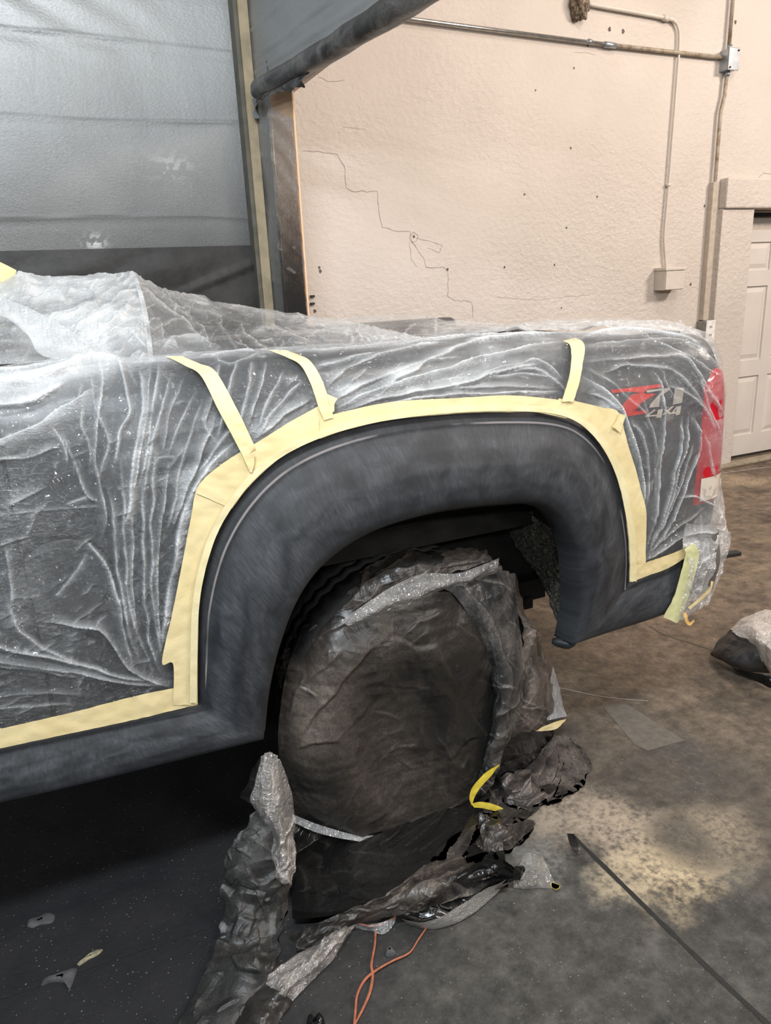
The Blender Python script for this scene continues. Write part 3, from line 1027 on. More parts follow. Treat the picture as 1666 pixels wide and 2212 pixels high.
grid_obj('jamb_overspray', G, k.m, booth)
# pale outer header board hanging below the roll on the far side
q0, q1 = ep(640, 196, -0.09), ep(900, -4, -0.09)
t0, t1 = ed_t(q0), 2.5
zb = float(q0[2])
zs_ = (float(q1[2]) - zb) / (ed_t(q1) - t0)
MB().add([E0 + DIRE * t + NE * o + np.array([0, 0, z]) for t in (t0 - 0.1, t1) for o in (-0.09, -0.07) for z in (zb + zs_ * (t - t0), 3.9)],
         [(0, 1, 3, 2), (4, 6, 7, 5), (0, 4, 5, 1), (2, 3, 7, 6), (0, 2, 6, 4), (1, 5, 7, 3)]).build('outer_header', plain('pinkish_header_sheet', (0.52, 0.44, 0.39), 0.6, 0, 0.1, 6, 0.2), booth)

# rolled-up curtain
roll = thing('rolled_curtain', 'dark rolled-up plastic door curtain tied under the booth header', 'curtain')
a, b = ep(553, 196, 0.07), ep(905, -18, 0.07)
zc = float(a[2])
L = np.linalg.norm(b - a)
N = 170
tt = np.linspace(0, 1.25, N)
ang = np.linspace(0, 2 * math.pi, 44)
TT, AA = np.meshgrid(tt, ang, indexing='ij')
rad = 0.040 + 0.006 * np.clip(TT / 0.5, 0, 1)
Pq = np.stack([TT * L * 1.2, np.cos(AA), np.sin(AA)], -1)
rad = rad * (1 + 0.10 * vnoise(Pq * np.array([3, 1, 1]), 41) + 0.09 * crumple(Pq * np.array([2.2, .6, .6]), 1.7, 43))
rad *= np.clip(0.55 + TT / 0.012 * 0.45, 0, 1)
ctr = a + (b - a) * TT[..., None]
ctr[..., 2] -= 0.012 * np.sin(TT * 2.5)
G = ctr + NE * (rad * np.cos(AA))[..., None] + np.array([0, 0, 1.0]) * (rad * np.sin(AA))[..., None]
mroll = mat_dusty('rolled_grey_film', dark=(0.05, 0.048, 0.046), dust=(0.36, 0.34, 0.32), amt=0.85, rough=0.3, scale=0.9)  # pale dust colour raised to paint the silvery highlights of the roll
ro = grid_obj('roll', G, mroll, roll)
mesh_obj('roll_end', np.concatenate([G[0], [ctr[0, 0]]]), [(i, (i + 1) % 44, 44) for i in range(44)], mroll, ro)
# ragged hanging flap below the roll
top = [(556, 208), (600, 190), (640, 165), (700, 120), (780, 72), (860, 22), (900, 0)]
bot = [(548, 222), (560, 214), (598, 200), (628, 196), (651, 186), (662, 165), (668, 150), (690, 128), (715, 108), (735, 88), (770, 75), (800, 62), (835, 48), (865, 20), (900, 2)]
A_ = np.array([ep(px, py, 0.09) for px, py in top])
B_ = np.array([ep(px, py, 0.085) for px, py in bot])
A_, B_ = crom(A_, 150), crom(B_, 150)
B_[:, 2] += 0.010 * vnoise(B_ * 40, 5) + 0.006 * vnoise(B_ * 110, 6)
s = np.linspace(0, 1, 24)[:, None, None]
G = A_[None] * (1 - s) + B_[None] * s
G += NE * (0.012 * np.sin(vnoise(G * 9, 7) * 7) * s[..., 0])[..., None]
grid_obj('flap', G, mroll, roll)
# foil drip below the roll end
dz = ep(552, 232, 0.03)
G = np.array([[dz + DIRE * (u * 0.03) + np.array([0, 0, v]) + NE * 0.01 * math.sin(u * 5 + v * 90) for u in np.linspace(-.5, .5, 5)] for v in np.linspace(0.04, -0.05, 9)])
grid_obj('torn_strip', G, M['zinc'], roll)

# ================================================================== TRUCK
truck = thing('pickup_truck', 'charcoal pickup truck rear half, masked in film with a bare dark wheel arch', 'truck')
SEC_Z = np.array([0.30, 0.60, 0.85, 1.10, 1.20, 1.26, 1.31, 1.345, 1.372, 1.388, 1.397, 1.402])
SEC_Y = np.array([1.675, 1.660, 1.650, 1.652, 1.658, 1.668, 1.684, 1.702, 1.724, 1.748, 1.775, 1.800])
XTAIL, RC = 1.985, 0.14


def drop(X):
    return np.interp(X, [-1, 0.4, 1.2, 1.6, 1.98], [0.0, 0.0, 0.018, 0.034, 0.055])


def corner(X):
    u = np.clip(X - (XTAIL - RC), 0, RC * 0.999)
    return RC - np.sqrt(RC ** 2 - u ** 2)


def ybody(X, Z):
    zz = Z + drop(X) * np.clip((Z - 0.9) / 0.4, 0, 1)
    return np.interp(zz, SEC_Z, SEC_Y) + corner(X)


def PB(px, py, off=0.0):
    """pixel -> point on the truck's side, off metres proud of it"""
    Y = 1.65
    for _ in range(40):
        p = PY(px, py, Y)
        Yn = float(ybody(p[0], min(p[2], 1.41))) - off
        Y = 0.5 * Y + 0.5 * Yn
    return PY(px, py, Y)


# --- cladding outline: top edge T and bottom/opening edge B
TB = [((-200, 1652), (-200, 1782)), ((0, 1610), (0, 1735)), ((150, 1579), (170, 1696)), ((300, 1547), (360, 1649)), ((425, 1519), (570, 1597)),
      ((426, 1420), (577, 1520)), ((431, 1300), (590, 1450)), ((452, 1200), (610, 1378)), ((485, 1122), (640, 1302)), ((540, 1046), (682, 1238)), ((610, 986), (737, 1188)),
      ((700, 943), (802, 1150)), ((800, 915), (880, 1122)), ((900, 899), (960, 1103)), ((1000, 890), (1035, 1093)), ((1100, 888), (1100, 1088)), ((1190, 893), (1150, 1086)),
      ((1250, 914), (1195, 1102)), ((1298, 962), (1225, 1138)), ((1332, 1030), (1243, 1190)), ((1352, 1115), (1250, 1250)), ((1360, 1190), (1250, 1322)), ((1360, 1257), (1237, 1393)),
      ((1400, 1240), (1310, 1368)), ((1440, 1226), (1390, 1343)), ((1474, 1206), (1443, 1324))]
Tp = np.array([PB(*t, 0.006) for t, b in TB])
Bp = np.array([PB(*b, 0.030) for t, b in TB])
segs = [(0, 4, 40), (4, 22, 190), (22, 25, 34)]
Tc, Bc, arch_a = [], [], []
for i0, i1, m in segs:
    Tc.append(crom(Tp[i0:i1 + 1], m)[(0 if i0 == 0 else 1):])
    Bc.append(crom(Bp[i0:i1 + 1], m)[(0 if i0 == 0 else 1):])
    arch_a.append(np.full(len(Tc[-1]), 1.0 if i0 == 4 else 0.0))
Tc, Bc, arch_a = np.concatenate(Tc), np.concatenate(Bc), np.concatenate(arch_a)
NA = len(Tc)
tv = np.concatenate([np.linspace(0, 0.2, 14), np.linspace(0.23, 1.0, 26)])
prof = np.interp(tv, [0, 0.03, 0.06, 0.11, 0.15, 0.20, 0.35, 0.55, 0.75, 0.9, 0.97, 1.0], [0, 0.006, 0.010, 0.0125, 0.012, 0.016, 0.027, 0.034, 0.032, 0.022, 0.010, 0.0])
G = Tc[None] * (1 - tv)[:, None, None] + Bc[None] * tv[:, None, None]
tuck = np.convolve(np.pad(0.35 + 0.65 * arch_a, 14, mode='edge'), np.ones(29) / 29, 'valid')
G[..., 1] -= (prof[:, None] * tuck[None])
rows = [G]
# rounded lip turning in
ctr_arch = np.array([0.86, 1.65, 0.55])
for d_, iny in ((0.004, 0.012), (0.012, 0.028), (0.012, 0.075)):
    L_ = Bc.copy()
    inward = np.where(arch_a[:, None] > 0.5, (ctr_arch - Bc) * np.array([1, 0, 1]), np.array([[0, 0, -1.0]]))
    inward /= np.linalg.norm(inward, axis=1, keepdims=True)
    L_ += inward * d_ * (1 if True else 0)
    L_[:, 1] += iny
    rows.append(L_[None])
G = np.concatenate(rows)
across = np.concatenate([tv, [1, 1, 1]])
clad = grid_obj('wheel_arch_cladding', G, M['clad'], truck, attrs={'across': np.repeat(across, NA), 'arch': np.tile(arch_a, len(across)), 'along': np.tile(np.concatenate([[0], np.cumsum(np.linalg.norm(np.diff(0.5 * (Tc + Bc), axis=0), axis=1))]), len(across))})
clad['label'] = 'sanded dull black wheel arch and rocker cladding'
# underside of the rocker
ub = Bc[:40].copy()
G = np.stack([ub + np.array([0, 0.05, -0.012]), ub + np.array([0, 0.28, 0.02]), ub + np.array([0, 0.30, 0.2])])
grid_obj('rocker_underside', G, M['under'], truck)

# --- polygon of the cladding region in X,Z for trimming
polyT = [(Tc[i, 0], Tc[i, 2]) for i in range(0, NA, 2)]
polyT = np.array(polyT + [(Tc[-1, 0], Tc[-1, 2])])
poly = np.concatenate([polyT, [[polyT[-1, 0] - 0.03, 0.0], [polyT[0, 0], 0.0]]])


def inside_poly(X, Z):
    c = np.zeros(X.shape, bool)
    n = len(poly)
    for i in range(n):
        x1, z1 = poly[i]
        x2, z2 = poly[(i + 1) % n]
        cond = ((z1 > Z) != (z2 > Z))
        with np.errstate(divide='ignore', invalid='ignore'):
            xi = (x2 - x1) * (Z - z1) / (z2 - z1 + 1e-12) + x1
        c ^= cond & (X < xi)
    return c


def seg_dist(X, Z, pts, signed=False):
    d = np.full(X.shape, 1e6)
    sg = np.ones(X.shape)
    tpar = np.zeros(X.shape)
    n = len(pts) - 1
    for i in range(n):
        ax, az = pts[i]
        bx, bz = pts[i + 1]
        vx, vz = bx - ax, bz - az
        t = np.clip(((X - ax) * vx + (Z - az) * vz) / (vx * vx + vz * vz + 1e-12), 0, 1)
        q = np.hypot(X - ax - t * vx, Z - az - t * vz)
        m = q < d
        d = np.where(m, q, d)
        tpar = np.where(m, (i + t) / n, tpar)
        if signed:
            sg = np.where(m, np.sign(vx * (Z - az) - vz * (X - ax)), sg)
    return (d, tpar, sg) if signed else (d, tpar)


# --- section parameter: arc length along the side, over the rail and down inside
full_y = np.concatenate([SEC_Y, [1.826, 1.845, 1.850]])
full_z = np.concatenate([SEC_Z, [1.400, 1.385, 1.30]])
arc = np.concatenate([[0], np.cumsum(np.hypot(np.diff(full_y), np.diff(full_z)))])
S_TOP = float(arc[len(SEC_Z) - 1])


def side_surface(X, s, off=0.0):
    """points of the truck's side (+off outwards) for arrays X, s"""
    y = np.interp(s, arc, full_y)
    z0 = np.interp(s, arc, full_z)
    ds = 0.004
    ty = np.interp(s + ds, arc, full_y) - np.interp(s - ds, arc, full_y)
    tz = np.interp(s + ds, arc, full_z) - np.interp(s - ds, arc, full_z)
    ln = np.hypot(ty, tz) + 1e-9
    ny, nz = -tz / ln, ty / ln
    dr = drop(X) * np.clip((z0 - 0.9) / 0.4, 0, 1)
    cn = corner(X)
    ux = np.clip(X - (XTAIL - RC), 0, RC) / RC
    px_ = X + off * ux
    return np.stack([px_, y + cn + off * ny * np.sqrt(1 - 0.98 * ux ** 2), z0 - dr + off * nz], -1)


def s_of(P):
    """arc coordinate of a point on the side"""
    zz = P[2] + drop(P[0]) * np.clip((P[2] - 0.9) / 0.4, 0, 1)
    return float(np.interp(zz, SEC_Z, arc[:len(SEC_Z)]))


xs = np.linspace(-0.55, XTAIL, 190)
ss = np.linspace(0.25, arc[-1], 90)
XX, SS = np.meshgrid(xs, ss)
G = side_surface(XX, SS)
ins = inside_poly(G[..., 0], G[..., 2])
# keep a margin under the cladding edge
d, _ = seg_dist(G[..., 0], G[..., 2], polyT[::3])
bad = (ins & (d > 0.03)) | (G[..., 2] < 0.48)
keep = ~(bad[:-1, :-1] | bad[1:, :-1] | bad[:-1, 1:] | bad[1:, 1:])
panel = grid_obj('bed_side', G, M['body'], truck, keep=keep)
# shoulder crease panel gap at the front of the bed
gx = float(PB(8, 1000)[0])
MB().tube([side_surface(np.array(gx), np.array(v), 0.001) for v in np.linspace(0.3, S_TOP, 30)], 0.004, 6).build('panel_gap', M['gap'], truck)

# fuel door: disc with a shadow groove round it
fc = PB(140, 1251)
rx = (PB(247, 1251)[0] - PB(33, 1251)[0]) / 2
rz = (PB(140, 1160)[2] - PB(140, 1343)[2]) / 2
rad_ = np.linspace(0, 1, 10)
an = np.linspace(0, 2 * math.pi, 73)
RR, AN = np.meshgrid(rad_, an, indexing='ij')
Xd, Zd = fc[0] + rx * 0.975 * RR * np.cos(AN), fc[2] + rz * 0.975 * RR * np.sin(AN)
Yd = ybody(Xd, Zd) - 0.004 + 0.004 * np.clip((RR - 0.9) / 0.1, 0, 1)
fd = grid_obj('fuel_door', np.stack([Xd, Yd, Zd], -1)[:, ::-1], M['body'], truck)
RR, AN = np.meshgrid(np.array([0.95, 0.97, 1.03, 1.05]), an, indexing='ij')
Xd, Zd = fc[0] + rx * RR * np.cos(AN), fc[2] + rz * RR * np.sin(AN)
Yd = ybody(Xd, Zd) - 0.0025
grid_obj('fuel_door_gap', np.stack([Xd, Yd, Zd], -1)[:, ::-1], M['gap'], truck)

# tail light wrapping the rear corner
zt0, zt1 = float(PB(1500, 1092)[2]), float(PB(1525, 800)[2])
xl = lambda z: np.interp(z, [zt0, zt0 + 0.06, (zt0 + zt1) / 2, zt1 - 0.05, zt1], [float(PB(1497, 1090)[0]), float(PB(1501, 1060)[0]), float(PB(1512, 960)[0]), float(PB(1521, 850)[0]), float(PB(1540, 805)[0])])
V_, U_ = np.meshgrid(np.linspace(zt0, zt1, 40), np.linspace(0, 1, 24), indexing='ij')
Xt = xl(V_) + (XTAIL - xl(V_)) * U_
edge = np.minimum(np.minimum(U_, 1 - V_ * 0), np.minimum((V_ - zt0), (zt1 - V_)) / 0.03)
Yt = ybody(Xt, V_) - 0.012 * np.clip(edge * 8, 0, 1)
tl_ = grid_obj('tail_light', np.stack([Xt, Yt, V_], -1), M['red'], truck)
za, zb_ = float(PB(1520, 1078)[2]), float(PB(1520, 1030)[2])
V_, U_ = np.meshgrid(np.linspace(za, zb_, 10), np.linspace(0, 1, 14), indexing='ij')
x_l = float(PB(1506, 1055)[0])
Xt = x_l + (XTAIL - x_l) * U_
grid_obj('reversing_lens', np.stack([Xt, ybody(Xt, V_) - 0.0145, V_], -1), M['lens'], tl_)


# decal lettering on the rear quarter
def decal(polys, mat, name):
    mb = MB()
    for pts in polys:
        P = [PB(px, py, 0.0025) for px, py in pts]
        mb.add(P, [tuple(range(len(P)))])
    o = mb.build(name, mat, truck)
    bm = bmesh.new()
    bm.from_mesh(o.data)
    bmesh.ops.triangulate(bm, faces=bm.faces[:])
    bm.to_mesh(o.data)
    bm.free()
    return o


def zc4(pts):
    return [(1220 + x / 4.384, 680 + y / 4.384) for x, y in pts]


d1 = decal([zc4([(440, 712), (910, 655), (918, 685), (785, 708), (740, 745), (870, 748), (720, 838), (690, 885), (660, 912), (775, 905), (770, 935), (600, 962), (545, 858), (640, 752), (735, 742), (620, 728), (448, 740)])], M['red_decal'], 'decal_letter')
d1['label'] = 'red slanted letter decal'
d2 = decal([zc4([(775, 715), (1000, 690), (985, 718), (905, 772), (895, 872), (800, 880), (812, 845), (935, 712), (780, 738)]),
            zc4([(1045, 695), (1135, 690), (1110, 835), (1025, 850)]),
            zc4([(756, 966), (842, 903), (868, 898), (800, 952), (876, 944), (880, 958), (760, 968)]), zc4([(886, 900), (932, 890), (916, 972), (866, 976)]),
            zc4([(922, 948), (948, 946), (1040, 864), (1014, 866)]), zc4([(938, 898), (962, 892), (1018, 936), (992, 942)]),
            zc4([(1004, 938), (1060, 870), (1078, 866), (1036, 922), (1062, 918), (1060, 932), (1006, 940)]), zc4([(1066, 868), (1106, 862), (1092, 946), (1050, 950)])], M['silver_decal'], 'decal_numbers')
d2['label'] = 'pale silver number decals'

# box: floor, front wall, far side, tailgate
XB0 = -0.45
MB().box(XB0, XTAIL - 0.08, 1.85, 3.42, 0.84, 0.87).build('bed_floor', M['under'], truck)
MB().box(XB0 - 0.05, XB0, 1.80, 3.50, 0.6, 1.36).build('bed_front_wall', M['body'], truck)
MB().box(XB0, XTAIL, 3.42, 3.56, 0.45, 1.37).build('far_bed_side', M['body'], truck, bevel=0.03)
MB().box(XTAIL - 0.07, XTAIL, 1.80, 3.45, 0.72, 1.33).build('tailgate', M['body'], truck, bevel=0.02)
MB().box(XB0, XTAIL - 0.08, 1.852, 1.87, 0.8, 1.36).build('bed_inner_side', M['under'], truck)
# bumper under the film
bm_ = MB()
XS_, ZS_ = np.meshgrid(np.linspace(0, 1, 20), np.linspace(0, 1, 12))
bx = float(PB(1478, 1215)[0]) + 0.03
zb0, zb1 = 0.50, 0.70
XXb = bx + (2.02 - bx) * XS_
cy = 0.10 - np.sqrt(np.clip(0.10 ** 2 - np.clip(XXb - 1.92, 0, 0.0999) ** 2, 0, 1))
G = np.stack([XXb, 1.655 + cy + 0.02 * np.abs(ZS_ - .5) * 2, zb0 + (zb1 - zb0) * ZS_], -1)
G2 = G[:, ::-1] + np.array([0, 1.6, 0])
grid_obj('bumper', np.concatenate([G, G2], 1), M['plug'], truck)
# black seam between valance and bumper
se = [PB(1480, 1196, 0.0), PB(1468, 1250, 0.0), PB(1450, 1322, 0.0)]
mbx = MB()
mbx.tube(crom(np.array(se) + np.array([0.012, 0.004, 0]), 14), 0.014, 8)
mbx.build('bumper_gap', M['gap'], truck)

# wheel: tyre with tread grooves, rim
WC = np.array([0.85, 1.85, 0.405])
wheel = thing('wheel', None, None)
wheel.parent = truck
TR = 0.405


def lathe(name, prof_, mat, parent, n=72, mod=None):
    P_ = np.array(prof_)
    an_ = np.linspace(0, 2 * math.pi, n + 1)
    Gx = np.zeros((len(P_), n + 1, 3))
    for i, (y, r) in enumerate(P_):
        rr = np.full(n + 1, r)
        if mod and r > TR - 0.004:
            rr = rr - 0.008 * (np.arange(n + 1) % 2)
        Gx[i, :, 0] = WC[0] + rr * np.cos(an_)
        Gx[i, :, 1] = WC[1] + y
        Gx[i, :, 2] = WC[2] + rr * np.sin(an_)
    return grid_obj(name, Gx, mat, parent)


lathe('tire', [(-0.11, 0.225), (-0.125, 0.25), (-0.132, 0.31), (-0.125, 0.36), (-0.105, 0.392), (-0.085, TR), (-0.03, TR), (-0.028, TR - 0.012), (-0.02, TR - 0.012), (-0.018, TR), (0.018, TR), (0.02, TR - 0.012), (0.028, TR - 0.012), (0.03, TR), (0.085, TR), (0.105, 0.392), (0.125, 0.36), (0.132, 0.31), (0.11, 0.225)], M['rubber'], wheel, 96, True)
lathe('rim', [(-0.11, 0.225), (-0.10, 0.21), (-0.06, 0.20), (-0.05, 0.10), (-0.075, 0.07), (-0.08, 0.001)], M['alloy'], wheel)

# wheel well: arch-shaped liner going inboard, felt at the rear
i0, i1 = 40, 40 + 188
Bw = Bc[i0:i1 + 1]
nW = len(Bw)
fr_ = np.linspace(0, 1, 18)
G = np.zeros((18, nW, 3))
inw = (ctr_arch - Bw) * np.array([1, 0, 1])
inw /= np.linalg.norm(inw, axis=1, keepdims=True)
for k_, f in enumerate(fr_):
    G[k_] = Bw + np.array([0, 0.055 + 0.75 * f, 0]) + inw * (-0.035 * math.sin(f * math.pi)) + np.array([0, 0, 0])
wellk = np.ones((17, nW - 1), bool)
rear = np.arange(nW - 1) > nW * 0.80
# the rear flank of the well is short and tapers, leaving the floor visible below it
for k_ in range(17):
    wellk[k_, rear] = False
front = np.arange(nW - 1) < nW * 0.16
grid_obj('wheel_well', G, M['under'], truck, keep=wellk)
# felt liner strip at the rear of the opening
fo = [(1205, 1108), (1228, 1150), (1243, 1200), (1247, 1250), (1247, 1320), (1236, 1388)]
fi = [(1085, 1100), (1105, 1160), (1140, 1215), (1172, 1262), (1196, 1325), (1222, 1382)]
A_ = crom(np.array([PY(*q, 1.69) for q in fo]), 50)
B_ = crom(np.array([PY(q[0], q[1], yv) for q, yv in zip(fi, (2.02, 2.02, 1.99, 1.93, 1.86, 1.76))]), 50)
s = np.linspace(0, 1, 34)[:, None, None]
G = A_[None] * (1 - s) + B_[None] * s
G += grid_normals(G) * (0.006 * vnoise(G * 60, 5) + 0.004 * vnoise(G * 160, 6))[..., None] * 1.0
fl = grid_obj('wheel_liner', G, M['felt'], truck)
fl['label'] = 'grey fuzzy felt wheel liner'
# bent flange with its foot along the rear of the opening
fp = [(1243, 1200), (1249, 1250), (1249, 1320), (1240, 1375), (1232, 1390), (1192, 1386)]
MB().tube(crom(np.array([PY(px, py, 1.66) for px, py in fp[:5]] + [PY(1193, 1385, 1.70)]), 40), [0.012] * 30 + [0.013, 0.014, 0.016, 0.017, 0.017, 0.016, 0.015, 0.014, 0.012, 0.008], 8).build('liner_flange', plain('black_flange', (0.02, 0.024, 0.028), 0.45, 0, 0.3, 30), truck, True)
# inner wall of the well, frame rail, axle
mi = MB()
mi.box(0.2, 1.53, 2.06, 2.10, 0.50, 1.02)
mi.box(1.30, 1.50, 2.0, 2.06, 0.455, 0.53)
mi.box(1.36, 1.44, 1.99, 2.05, 0.43, 0.47)
mi.build('inner_well_panel', M['under'], truck)
fr2 = MB()
fr2.box(-0.6, 1.85, 2.34, 2.42, 0.53, 0.66)
fr2.build('frame_rail', M['under'], truck, bevel=0.01)
MB().tube([(WC[0], 1.95, WC[2]), (WC[0], 3.3, WC[2])], 0.06, 16).build('axle', M['under'], truck, True)
sp_ = MB()
for i_ in range(4):
    sp_.box(WC[0] - 0.5 + 0.08 * i_, WC[0] + 0.55 - 0.08 * i_, 2.10, 2.17, 0.50 - 0.014 * i_, 0.512 - 0.014 * i_)
sp_.build('leaf_spring', M['under'], truck)
hs = MB()
hp_ = PY(1152, 1195, 2.0)
hs.tube([PY(1152, 1195, 2.0) + np.array([0, -0.005, 0]), PY(1152, 1195, 2.0) + np.array([0, 0.06, 0])], 0.022, 16)
hs.build('drain_hole', M['gap'], truck)

# ================================================================== FILM over the truck
film = thing('masking_film', 'clear wrinkled masking film draped over the truck bed and side', 'film')
NXF, NSF = 900, 400
xs = np.linspace(-0.55, XTAIL + 0.0, NXF)
s0 = 0.27
ss = np.linspace(s0, arc[-1] - 0.02, NSF)
XX, SS = np.meshgrid(xs, ss)
base = side_surface(XX, SS, 0.0)
disp = np.full(XX.shape, 0.010)
milk = np.full(XX.shape, 0.0)
Pxs = np.stack([XX, 0 * XX, SS], -1)

